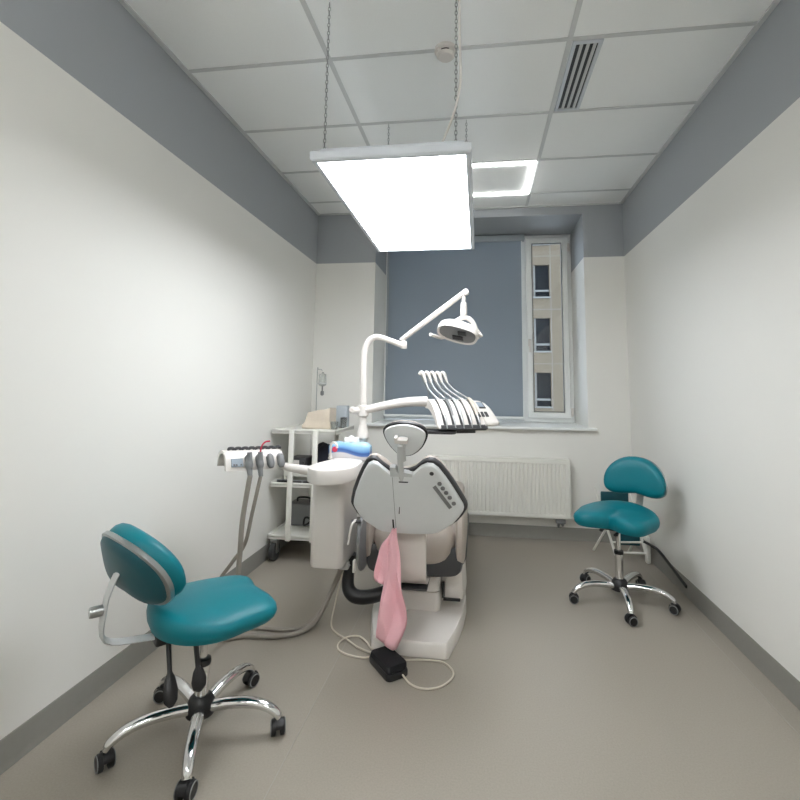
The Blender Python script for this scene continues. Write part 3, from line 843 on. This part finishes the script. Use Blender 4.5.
for k in range(4): plate_on(.034+k*.012, .043+k*.012, -.029, -.012, .0125, 'darkgrey', 'key', pn) if k != 2 else None
for t in (.112, .169, .228, .286):
    bm = new()
    a_ = HP(t, -.050, .020); b_2 = HP(t, -.082, -.045)
    tube(bm, [a_, a_.lerp(b_2, .2), a_.lerp(b_2, .75), b_2], [.010, .019, .019, .012], 14, 4)
    obj('holder_cup', bm, 'midgrey', holder)

# two suction hoses hanging from the holder and running over the floor to the unit
def hose(name, t, pts, r, label):
    th = thing(name, label, 'suction hose', tuple(pts[-3]), 'suction hoses of the assistant arm')
    top = HP(t, -.070, -.02); bot = HP(t, -.088, -.085)
    bm = new(); tube(bm, [top+V((0, 0, .055)), top, bot], [.012, .0165, .011], 12, 3); obj('handpiece', bm, 'midgrey', th)
    bm = new(); tube(bm, [bot+V((0, 0, .01))]+[V(p) for p in pts], r, 10, 7); obj('hose', bm, 'hose', th)
    return th

hose('suction_hose', .112, [(.408, -2.005, .62), (.40, -2.00, .45), (.385, -1.995, .28), (.335, -1.99, .10), (.305, -1.93, .022), (.38, -1.875, .014), (.536, -1.857, .014), (.646, -1.80, .014), (.70, -1.71, .035), (.745, -1.63, .13), (.785, -1.60, .24), (.80, -1.60, .29)], .0125, 'thicker grey suction hose hanging from the leftmost filled holder cup to the floor')
hose('suction_hose', .169, [(.432, -1.955, .64), (.39, -1.935, .48), (.315, -1.92, .375), (.22, -1.89, .24), (.185, -1.85, .06), (.28, -1.80, .012), (.431, -1.785, .010), (.558, -1.783, .010), (.649, -1.738, .012), (.71, -1.66, .06), (.77, -1.61, .18), (.82, -1.60, .29)], .0095, 'thinner grey suction hose with the red straw in its handpiece')
sj = new(); p0 = HP(.169, -.066, .02)
tube(sj, [p0+V((0, 0, -.01)), p0+V((.004, 0, .03)), p0+V((.012, 0, .052)), p0+V((.028, 0, .066)), p0+V((.05, 0, .070))], .0042, 8)
single('saliva_ejector', sj, 'red', 'red bent saliva ejector straw standing in the suction holder', 'straw')

# ------------------------------------------------------------------ operating light on its pole
PXL, PYL = .862, -1.435
ol = thing('operating_light', 'white dental operating light on a curved pole with a jointed arm', 'dental lamp', (PXL, PYL, .865))
obj('pole_base', lathe(new(), [(.029, .835), (.029, .966), (.038, .968), (.037, .985), (.028, 1.02), (.023, 1.045)], (PXL, PYL, 0), 20), 'white', ol)
obj('pole_sleeve', lathe(new(), [(.0300, .856), (.0300, .964)], (PXL, PYL, 0), 20), 'grey', ol)
bm = new(); tube(bm, [(PXL, PYL, 1.03), (PXL-.002, PYL, 1.2), (PXL-.006, PYL, 1.40), (PXL+.000, PYL, 1.50), (PXL+.028, PYL, 1.562), (PXL+.075, PYL+.003, 1.585), (PXL+.14, PYL+.008, 1.568), (1.095, -1.42, 1.535)], [.022, .022, .021, .020, .0195, .019, .018, .018], 14); obj('pole', bm, 'white', ol)
bm = new(); lathe(bm, [(.016, -.026), (.019, -.022), (.019, .014), (.014, .022)], (1.105, -1.42, 1.54), 16); obj('elbow_joint', bm, 'white', ol)
e0, e1 = V((1.085, -1.42, 1.565)), V((1.478, -1.42, 1.862))
bm = new(); tube(bm, [e0, e0.lerp(e1, .15), e0.lerp(e1, .6), e1], [.013, .016, .0165, .0155], 14, 3); obj('spring_arm', bm, 'white', ol)
bm = new(); lathe(bm, [(.016, -.022), (.0195, -.017), (.0195, .017), (.016, .022)], (1.486, -1.42, 1.862), 18, 'Y'); obj('arm_joint', bm, 'white', ol)
bm = new(); lathe(bm, [(.012, 1.862), (.012, 1.80), (.019, 1.795), (.021, 1.74), (.019, 1.715), (.012, 1.705)], (1.474, -1.42, 0), 16); obj('hanger', bm, 'white', ol)
# head: shallow rounded dish facing down and a little towards the viewer
fdir = V((-.20, -.50, -.84)).normalized()
ud = V((.95, .05, -.30)); ud = (ud-fdir*ud.dot(fdir)).normalized(); wd = fdir.cross(ud)
HC = V((1.436, -1.42, 1.607))
def HF(u, v, h): return HC+ud*u+wd*v-fdir*h
dish = [(.128*math.copysign(abs(math.cos(a))**.75, math.cos(a)), .082*math.copysign(abs(math.sin(a))**.8, math.sin(a))) for a in [2*PI*i/40 for i in range(40)]]
hd2 = obj('lamp_head', pad(new(), dish, HF, [(.86, -.004), (.97, -.014), (1.0, -.002), (1.0, .012), (.95, .032), (.8, .050), (.5, .060), (.2, .062)], (0, 0)), 'white', ol)
obj('reflector', pad(new(), dish, HF, [(.88, -.006), (.7, -.003), (.3, -.002)], (0, 0)), 'midgrey', hd2)
bm = new()
for (u0, u1, v0, v1) in ((.005, .055, .0, .045), (-.02, .045, -.055, -.01)): prism(bm, [(u0, v0), (u1, v0+.012), (u1-.01, v1), (u0-.008, v1-.01)], HF, -.0065, -.012)
obj('light_aperture', bm, 'black', hd2, smooth=0)
bm = new()
ya, yb = HF(-.075, -.02, .05), HF(.125, .02, .01)
tube(bm, [HF(-.07, -.02, .045), V((1.415, -1.42, 1.675)), V((1.474, -1.42, 1.705)), V((1.52, -1.42, 1.685)), V((1.548, -1.42, 1.63)), HF(.128, .0, .0)], [.010, .013, .016, .015, .013, .010], 10); obj('yoke', bm, 'white', ol)
bm = new(); tube(bm, [HF(-.075, -.058, .0), HF(-.088, -.088, -.004), V((1.275, -1.47, 1.596))], [.010, .011, .0105], 10, 3); obj('handle', bm, 'white', hd2)
bm = new(); tube(bm, [HF(.105, .045, .01), V((1.580, -1.41, 1.592)), V((1.53, -1.38, 1.665))], [.010, .010, .009], 10, 3); obj('handle', bm, 'white', hd2)

# ------------------------------------------------------------------ delivery unit over the chair
dl = thing('delivery_unit', 'white instrument console on a long arm above the dental chair', 'instrument console', (PXL, PYL+.0, 1.1))
bm = new()
AP = [(.80, -1.435, 1.128), (.87, -1.43, 1.135), (1.00, -1.40, 1.165), (1.13, -1.37, 1.186), (1.245, -1.345, 1.190)]
Q = crom(AP, 5); rings = []
for i, q in enumerate(Q):
    t = i/(len(Q)-1); a, b = .034, .022+.010*t
    tt = (Q[min(i+1, len(Q)-1)]-Q[max(i-1, 0)]).normalized(); sd_ = tt.cross(V((0, 0, 1))).normalized(); up_ = sd_.cross(tt)
    rings.append([q+sd_*a*math.cos(x_)+up_*b*math.sin(x_) for x_ in [2*PI*k/14 for k in range(14)]])
loft(bm, rings); obj('swing_arm', bm, 'white', dl)
bm = new(); lathe(bm, [(.026, 1.095), (.033, 1.10), (.033, 1.16), (.026, 1.165)], (PXL-.001, PYL, 0), 18); obj('arm_collar', bm, 'white', dl)
bm = new(); lathe(bm, [(.014, -.02), (.02, -.012), (.02, .012), (.014, .02)], (.797, -1.45, 1.135), 14, 'Y'); obj('brake_knob', bm, 'white', dl)
# console body: arched section along the instrument direction, swept sideways
dd = V((.42, -.907, 0)); ww = V((.907, .42, 0)); K0 = V((1.235, -1.335, 0))
def KP(s_, w, z): return K0+dd*s_+ww*w+V((0, 0, z))
arch = [(-.02, 1.165), (-.005, 1.192), (.03, 1.205), (.07, 1.203), (.115, 1.188), (.165, 1.155), (.21, 1.110), (.245, 1.062), (.25, 1.045), (.235, 1.043), (.20, 1.070), (.15, 1.108), (.10, 1.135), (.05, 1.150), (.01, 1.150)]
A3 = [(p.x, p.y) for p in crom([(a, b, 0) for a, b in arch], 3, True)]
bm = new(); loft(bm, [[KP(a*k+(1-k)*.11, w, 1.14+(b-1.14)*k) for a, b in A3] for w, k in ((-.005, .93), (.0, 1), (.285, 1), (.29, .98))])
con = obj('console', bm, 'white', dl, smooth=35)
# control panel wing on the right
arch2 = [(.0, 1.17), (.02, 1.192), (.06, 1.196), (.11, 1.176), (.17, 1.140), (.23, 1.098), (.262, 1.078), (.262, 1.058), (.22, 1.052), (.12, 1.075), (.04, 1.11), (.01, 1.14)]
A4 = [(p.x, p.y) for p in crom([(a, b, 0) for a, b in arch2], 3, True)]
bm = new(); loft(bm, [[KP(a*k+(1-k)*.2+sh_, w, 1.07+(b-1.07)*k) for a, b in A4] for w, k, sh_ in ((.291, 1, 0), (.335, 1, 0), (.365, .9, .0), (.380, .75, .0))])
cp = obj('control_panel', bm, 'white', dl, smooth=35)
def onarch(s_, lift=0):   # height of the panel's upper face
    P_ = [(.0, 1.17), (.02, 1.192), (.06, 1.196), (.11, 1.176), (.17, 1.140), (.23, 1.098), (.262, 1.078)]
    for (a, b), (c_, d_) in zip(P_, P_[1:]):
        if a <= s_ <= c_: return b+(d_-b)*(s_-a)/(c_-a)+lift
    return 1.1
def patch(s0, s1, w0, w1, lift, m, name, par):
    bm = new(); loft(bm, [[KP(s0, w0, onarch(s0, l)), KP(s0, w1, onarch(s0, l)), KP(s1, w1, onarch(s1, l)), KP(s1, w0, onarch(s1, l))] for l in (.0, lift)])
    return obj(name, bm, m, par, smooth=0)
d1_ = patch(.09, .15, .268, .34, .006, 'darkgrey', 'display', cp); patch(.098, .142, .276, .332, .008, 'screen', 'display_face', d1_)
for k in range(3): patch(.185, .218, .258+k*.026, .276+k*.026, .006, 'darkgrey', 'button', cp)
# dark underside and the front lip
bm = new(); loft(bm, [[KP(a, w, b) for a, b in ((.06, 1.135), (.15, 1.105), (.225, 1.06), (.215, 1.012), (.12, 1.012), (.06, 1.08))] for w in (.045, .24)]); obj('underside', bm, 'darkgrey', dl, smooth=0)
bm = new(); loft(bm, [[KP(a, w, b) for a, b in ((.235, 1.068), (.254, 1.058), (.262, 1.040), (.225, 1.028))] for w in (.012, .30)]); obj('front_lip', bm, 'darkgrey', dl, smooth=0)
# tray below
bm = new(); tr = rrect(.40, .20, .03, 5, 1.235, -1.46); pad(bm, tr, lambda u, v, h: (u, v, h), [(.97, 1.012), (1.0, 1.016), (1.0, 1.026), (.985, 1.026), (.97, 1.018), (.5, 1.018)]); obj('tray', bm, 'darkgrey', dl)
bm = new(); tube(bm, [(1.395, -1.47, 1.02), (1.385, -1.47, 1.05), (1.385, -1.465, 1.09)], .007, 8, 3); obj('tray_post', bm, 'grey', dl)
# five whip arms with their hoses; handpieces lie on the console
inst = [('white turbine handpiece', 'white', .010), ('dark slim handpiece', 'midgrey', .008), ('pale handpiece', 'grey', .010), ('white handpiece', 'white', .0105), ('cream syringe', 'cord', .0115)]
def zarch(s_):
    P_ = [(-.02, 1.165), (-.005, 1.192), (.03, 1.205), (.07, 1.203), (.115, 1.188), (.165, 1.155), (.21, 1.110), (.245, 1.062)]
    for (a, b), (c_, d_) in zip(P_, P_[1:]):
        if a <= s_ <= c_: return b+(d_-b)*(s_-a)/(c_-a)
    return 1.19
names = ['leftmost handpiece in the console row, under the first whip arm', 'second handpiece from the left in the console row, dark and slim',
         'middle handpiece of the five on the console', 'fourth handpiece from the left on the console', 'rightmost cream syringe on the console, beside the control panel']
for k in range(5):
    w = .045+.052*k
    base = KP(-.012, .02+.036*k, 1.18); tip = base+V((-.045, 0, .185))
    wa = new(); tube(wa, [base, base+V((.0, 0, .07)), tip+V((.005, 0, -.03)), tip], [.0028, .0028, .0028, .004], 8, 4)
    wo = obj('whip_arm', wa, 'steel', dl)
    hk = new(); t2 = tip+V((.032, -.02, -.055))
    tube(hk, [tip+V((-.014, 0, -.010)), tip+V((-.004, 0, .006)), tip+V((.012, -.006, -.004)), t2], [.008, .012, .0125, .007], 10, 4)
    obj('hose_hook', hk, 'white', wo)
    s0_ = .085+.004*(k % 2)
    hb_ = KP(s0_, w, zarch(s0_)+.013)
    hs = new(); tube(hs, [t2, t2.lerp(hb_, .35)+V((-.006, 0, -.008)), t2.lerp(hb_, .75)+V((-.002, 0, -.004)), hb_], .0045, 8, 6); obj('supply_hose', hs, 'grey', dl)
    gv = new(); loft(gv, [[KP(s_, w-.015, zarch(s_)-.002), KP(s_, w+.004, zarch(s_)-.002), KP(s_, w+.004, zarch(s_)+.002), KP(s_, w-.015, zarch(s_)+.002)] for s_ in (.075, .115, .165, .21, .244)])
    obj('holder_groove', gv, 'darkgrey', con, smooth=0)
    nm, mm, rr_ = inst[k]
    hp_ = thing('dental_handpiece' if k < 4 else 'air_water_syringe', 'handpiece' if 0 else names[k], 'dental handpiece', tuple(KP(.16, w, zarch(.16))), 'handpieces on the instrument console')
    bm = new(); tube(bm, [KP(s_, w, zarch(s_)+rr_+.003) for s_ in (s0_, .11, .15, .185, .215)], [rr_*.7, rr_, rr_*1.1, rr_, rr_*.75], 12, 4); obj('body', bm, mm, hp_)
    bm = new(); e_ = KP(.215, w, zarch(.215)+rr_+.003)
    tube(bm, [e_, KP(.245, w, zarch(.240)+rr_+.002), KP(.262, w, 1.045+.004*(k % 2))], [rr_*.7, rr_*.5, .0035], 10, 3); obj('tip', bm, 'steel', hp_)

# ------------------------------------------------------------------ tissue pack on the unit
tp = thing('tissue_pack', 'blue and white plastic pack of tissues behind the spittoon bowl', 'tissues', (.79, -1.49, .835))
bm = new()
rings = []
for i in range(15):
    t = -1+2*i/14; k = 1-.30*abs(t)**6
    ring = []
    for j in range(24):
        a = 2*PI*j/24; ca, sa = math.cos(a), math.sin(a)
        ring.append(V((.802+t*.124, -1.487+.045*k*math.copysign(abs(ca)**.55, ca), 0.892+.055*k*math.copysign(abs(sa)**.5, sa)+.003*math.sin(t*9+a))))
    rings.append(ring)
loft(bm, rings); obj('film_wrapper', bm, 'pack', tp)
bm = new()
tp_o = [(.80+(.046+.012*math.sin(3*a+1))*math.cos(a), -1.487+(.026+.006*math.sin(4*a))*math.sin(a)) for a in [2*PI*i/28 for i in range(28)]]
def tf(u, v, h): return (u, v, h-.018+ (.008*math.sin(u*150)+.006*math.sin(v*190+u*60)) * (1 if h > .97 else 0))
pad(bm, tp_o, tf, [(.8, .958), (.95, .966), (.9, .982), (.6, .992), (.3, .994), (.1, .992)]); obj('tissue', bm, 'tissue', tp)

# ------------------------------------------------------------------ equipment trolley in the corner
tx0, tx1, ty0, ty1 = .016, .515, -.86, -.36
tr_ = thing('equipment_trolley', 'white three-shelf trolley on casters in the left corner', 'trolley', ((tx0+tx1)/2, (ty0+ty1)/2, 0))
for z in (.166, .540, .930):
    bm = new(); bb(tx0, tx1, ty0, ty1, z, z+.012, .003, bm=bm)
    for q in ((tx0, tx1, ty0, ty0+.01), (tx0, tx1, ty1-.01, ty1), (tx0, tx0+.01, ty0, ty1), (tx1-.01, tx1, ty0, ty1)): bb(q[0], q[1], q[2], q[3], z-.012, z+.022, .003, bm=bm)
    obj('shelf', bm, 'whitemetal', tr_)
for xx in (.178, .362):
    for yy_ in (ty0-.012, ty1+.012):
        obj('post', bb(xx-.020, xx+.020, yy_-.012, yy_+.012, .150, .952, .008), 'whitemetal', tr_)
for xx in (.064, .47):
    for yy_ in (-.84, -.39):
        cs = new(); R_ = .064
        lathe(cs, [(R_*.6, -.019), (R_, -.017), (R_, .017), (R_*.6, .019)], (xx, yy_, R_), 20, 'X')
        co = obj('caster', cs, 'rubber', tr_)
        fk = new()
        for s_ in (-.024, .024): bb(xx+s_-.003, xx+s_+.003, yy_-.018, yy_+.02, R_-.01, .134, .002, bm=fk)
        bb(xx-.026, xx+.026, yy_-.022, yy_+.03, .130, .153, .004, bm=fk); lathe(fk, [(.014, -.026), (.014, .026)], (xx, yy_, R_), 12, 'X')
        obj('fork', fk, 'steel', co)

bm = new()   # crumpled beige bag
ro = smooth2(rrect(.235, .17, .022, 2, .290, -.60), 2)
def wf(u, v, h):
    t = (h-.944)/.14
    return (.405-(.405-u)*(1-.22*t)+.004*math.sin(23*h+30*v), v+.008*math.sin(40*h+20*u), h+t*t*.16*(u-.29)+.006*math.sin(u*55+h*40+v*30)*(1 if .02 < t else 0))
pad(bm, ro, wf, [(.96, .944), (1.0, .948), (1.02, .965), (1.0, .985), (.965, 1.002), (.985, 1.018), (.985, 1.05), (.975, 1.075), (.94, 1.084), (.6, 1.086), (.2, 1.086)])
single('cloth_bag', bm, 'beige', 'crumpled beige cloth bag on the top shelf of the trolley', 'bag', smooth=60)
bx_ = thing('card_box', 'pale blue grey box standing behind the beige bag', 'box', (.45, -.47, .944))
obj('carton', bb(.405, .492, -.52, -.43, .944, 1.115, .004), 'bluegrey', bx_); obj('flap', bb(.407, .49, -.518, -.432, 1.115, 1.118, .001), 'bluegrey', bx_)
for k, (x_, y_, r_, h_2, lb) in enumerate(((.437, -.66, .030, .055, 'clear plastic cup at the front right corner of the top trolley shelf'), (.482, -.56, .026, .075, 'clear plastic cup with a dark lid near the pale box on the trolley'))):
    cpn = thing('plastic_cup', lb, 'cup', (x_, y_, .944))
    obj('cup_body', lathe(new(), [(r_*.8, .945), (r_*.85, .947), (r_, .945+h_2), (r_*.94, .945+h_2), (r_*.78, .952)], (x_, y_, 0), 18), 'clear', cpn)
    if k: obj('lid', lathe(new(), [(r_*1.04, .945+h_2), (r_*1.04, .952+h_2), (r_*.3, .956+h_2)], (x_, y_, 0), 18), 'darkgrey', cpn)
dp = thing('drip_stand', 'thin metal rod with a hanging bottle rising behind the beige bag', 'stand', (.205, -.44, .944))
bm = new(); tube(bm, [(.205, -.44, .955), (.205, -.44, 1.40), (.213, -.44, 1.418), (.236, -.44, 1.420), (.248, -.44, 1.408)], .0038, 8, 4); obj('rod', bm, 'steel', dp)
obj('foot', lathe(new(), [(.05, .944), (.05, .95), (.02, .956)], (.205, -.44, 0), 20), 'steel', dp)
obj('bottle', lathe(new(), [(.004, 1.395), (.012, 1.385), (.030, 1.375), (.033, 1.30), (.030, 1.285), (.010, 1.275)], (.253, -.44, 0), 18), 'clear', dp)
bm = new(); lathe(bm, [(.034, 1.292), (.0345, 1.305)], (.253, -.44, 0), 18); bb(.203, .225, -.445, -.435, 1.293, 1.304, bm=bm); obj('clamp', bm, 'grey', dp)
bm = new(); lathe(bm, [(.006, 1.275), (.006, 1.24), (.015, 1.232), (.015, 1.205), (.006, 1.198)], (.253, -.44, 0), 14); obj('drip_chamber', bm, 'midgrey', dp)

cu_ = thing('control_box', 'small dark grey device with a pale screen on the middle shelf', 'device', (.20, -.72, .652))
obj('casing', bb(.13, .27, -.80, -.64, .652, .735, .008), 'darkgrey', cu_); obj('screen', bb(.145, .215, -.803, -.799, .682, .718, .001), 'white', cu_)
obj('knob', lathe(new(), [(.014, -.012), (.014, .0)], (.245, -.80, .70), 14, 'Y'), 'darkgrey', cu_)
# storage tray under it
ts = thing('instrument_tray', 'white tray stack under the small dark device on the middle shelf', 'tray', (.20, -.70, .553))
obj('tray_body', bb(.10, .30, -.815, -.60, .600, .651, .004), 'whitemetal', ts)
for xx in (.11, .29): obj('leg', bb(xx-.006, xx+.006, -.81, -.605, .553, .601, .002), 'whitemetal', ts)
kb_ = thing('keyboard', 'dark flat keyboard at the front of the middle shelf', 'keyboard', (.23, -.80, .553))
obj('keyboard_base', bb(.06, .37, -.843, -.826, .553, .578, .003), 'midgrey', kb_)
for k in range(3): obj('key_block', bb(.07+.1*k, .155+.1*k, -.8475, -.842, .557, .573, .001), 'black', kb_)
bm = new()
no = smooth2([(.315, -.70), (.36, -.80), (.46, -.79), (.495, -.68), (.48, -.56), (.38, -.46), (.25, -.46), (.235, -.56)], 4)
pad(bm, no, lambda u, v, h: (u-(.05*(h-.6) if h > .62 else 0), v, h+.010*math.sin(u*50+v*37)*(1 if h > .62 else 0)), [(.9, .553), (1.0, .558), (1.0, .64), (.95, .72), (.85, .77), (.66, .805), (.35, .82)], (.375, -.62))
single('folded_jacket', bm, 'navy', 'dark navy cloth heaped on the middle shelf of the trolley', 'cloth', smooth=60)
pu = thing('power_unit', 'white power unit with a dark socket on the bottom shelf', 'device', (.38, -.58, .179))
obj('casing', bb(.30, .47, -.66, -.46, .179, .41, .008), 'whitemetal', pu); obj('socket', bb(.325, .36, -.664, -.659, .30, .335, .002), 'darkgrey', pu)
bm = new(); tube(bm, [(.345, -.665, .315), (.335, -.72, .30), (.29, -.76, .25), (.25, -.75, .235), (.24, -.70, .27), (.27, -.68, .26), (.34, -.76, .22), (.385, -.80, .20), (.41, -.81, .189), (.36, -.80, .189), (.40, -.76, .188)], .008, 8)
single('power_cable', bm, 'black', 'black cable coiled in front of the white power unit on the bottom shelf', 'cable')
cb_ = thing('compressor_case', 'dark grey case at the back of the bottom shelf by the left wall', 'case', (.16, -.52, .179))
obj('case_body', bb(.05, .26, -.60, -.42, .179, .345, .012), 'midgrey', cb_); obj('handle', tube(new(), [(.10, -.51, .344), (.11, -.51, .375), (.20, -.51, .375), (.21, -.51, .344)], .008, 8, 4), 'black', cb_)

# ------------------------------------------------------------------ foot control and its cord
fp = thing('foot_pedal', 'black foot control lying on the floor before the chair', 'foot pedal', (1.15, -1.99, 0))
d_ = V((.145, -.18, 0)).normalized(); n2 = V((-d_.y, d_.x, 0)); c0 = V((1.150, -2.008, 0))
fo = rrect(.200, .110, .022, 5)
g_ = lambda u, v, h: c0+d_*u+n2*v+V((0, 0, h))
pb = obj('pedal_base', pad(new(), fo, g_, [(.97, .001), (1.0, .006), (1.0, .024), (.97, .028)]), 'black', fp)
obj('pedal_plate', pad(new(), rrect(.188, .100, .02, 5), lambda u, v, h: g_(u, v, h+.06*(u+.1)), [(.99, .020), (1.01, .028), (1.01, .040), (.96, .047), (.6, .049), (.2, .049)]), 'blackfab', fp)
def pc(pts, label):
    bm = new(); tube(bm, pts, .0042, 8, 6); return single('pedal_cord', bm, 'cord', label, 'cord', 'cords of the foot control')
pc([(.81, -1.60, .262), (.78, -1.63, .10), (.775, -1.68, .008), (.83, -1.76, .005), (.90, -1.81, .005), (.97, -1.87, .005), (1.055, -1.915, .008), (1.075, -1.925, .016)], 'white cord running from under the unit to the foot control')
pc([(1.07, -1.91, .016), (1.03, -1.86, .006), (1.0, -1.82, .010), (.95, -1.78, .010), (.895, -1.80, .010), (.87, -1.85, .006), (.885, -1.905, .005), (.94, -1.94, .005), (1.02, -1.955, .006), (1.062, -1.95, .014)], 'white cord lying in a small loop left of the foot control')
pc([(1.225, -2.07, .016), (1.27, -2.115, .006), (1.33, -2.135, .005), (1.40, -2.11, .005), (1.445, -2.04, .005), (1.44, -1.98, .005), (1.39, -1.93, .005), (1.31, -1.925, .005), (1.25, -1.935, .005), (1.185, -1.965, .016)], 'white cord looping in front of the chair floor plate')

# ------------------------------------------------------------------ daylight, camera
w = bpy.data.worlds.new('overcast_sky'); sc.world = w; w.use_nodes = True
bg = w.node_tree.nodes['Background']
tcw = w.node_tree.nodes.new('ShaderNodeTexCoord'); sp = w.node_tree.nodes.new('ShaderNodeSeparateXYZ'); rp = w.node_tree.nodes.new('ShaderNodeValToRGB')
w.node_tree.links.new(tcw.outputs['Generated'], sp.inputs[0]); w.node_tree.links.new(sp.outputs['Z'], rp.inputs[0]); w.node_tree.links.new(rp.outputs[0], bg.inputs[0])
rp.color_ramp.elements[0].color = (.55, .62, .70, 1); rp.color_ramp.elements[1].color = (.75, .85, 1, 1)
bg.inputs[1].default_value = 2.2

cam = bpy.data.cameras.new('camera'); co = bpy.data.objects.new('camera', cam); COL.objects.link(co)
yaw, pit, rol, F = .1345, .109, .0121, 463.35
fw_ = V((-math.sin(yaw)*math.cos(pit), math.cos(yaw)*math.cos(pit), math.sin(pit)))
rt = V((math.cos(yaw), math.sin(yaw), 0)); up = rt.cross(fw_)
r2 = rt*math.cos(rol)+up*math.sin(rol); u2 = -rt*math.sin(rol)+up*math.cos(rol)
co.matrix_world = Matrix(((r2.x, u2.x, -fw_.x, 1.5641), (r2.y, u2.y, -fw_.y, -4.241), (r2.z, u2.z, -fw_.z, 1.2768), (0, 0, 0, 1)))
cam.sensor_fit = 'HORIZONTAL'; cam.sensor_width = 36; cam.lens = F/800*36
cam.shift_x = (400-416.36)/800; cam.shift_y = (336.63-400)/800
cam.clip_start = .05; cam.clip_end = 200
sc.camera = co
vs_ = sc.view_settings
vs_.view_transform = 'Standard'; vs_.look = 'None'; vs_.gamma = 1; vs_.use_curve_mapping = False; vs_.exposure = 1.05
sc.display_settings.display_device = 'sRGB'
sc.cycles.sample_clamp_indirect = 4; sc.cycles.caustics_reflective = False; sc.cycles.caustics_refractive = False
sc.cycles.max_bounces = 10; sc.cycles.diffuse_bounces = 6
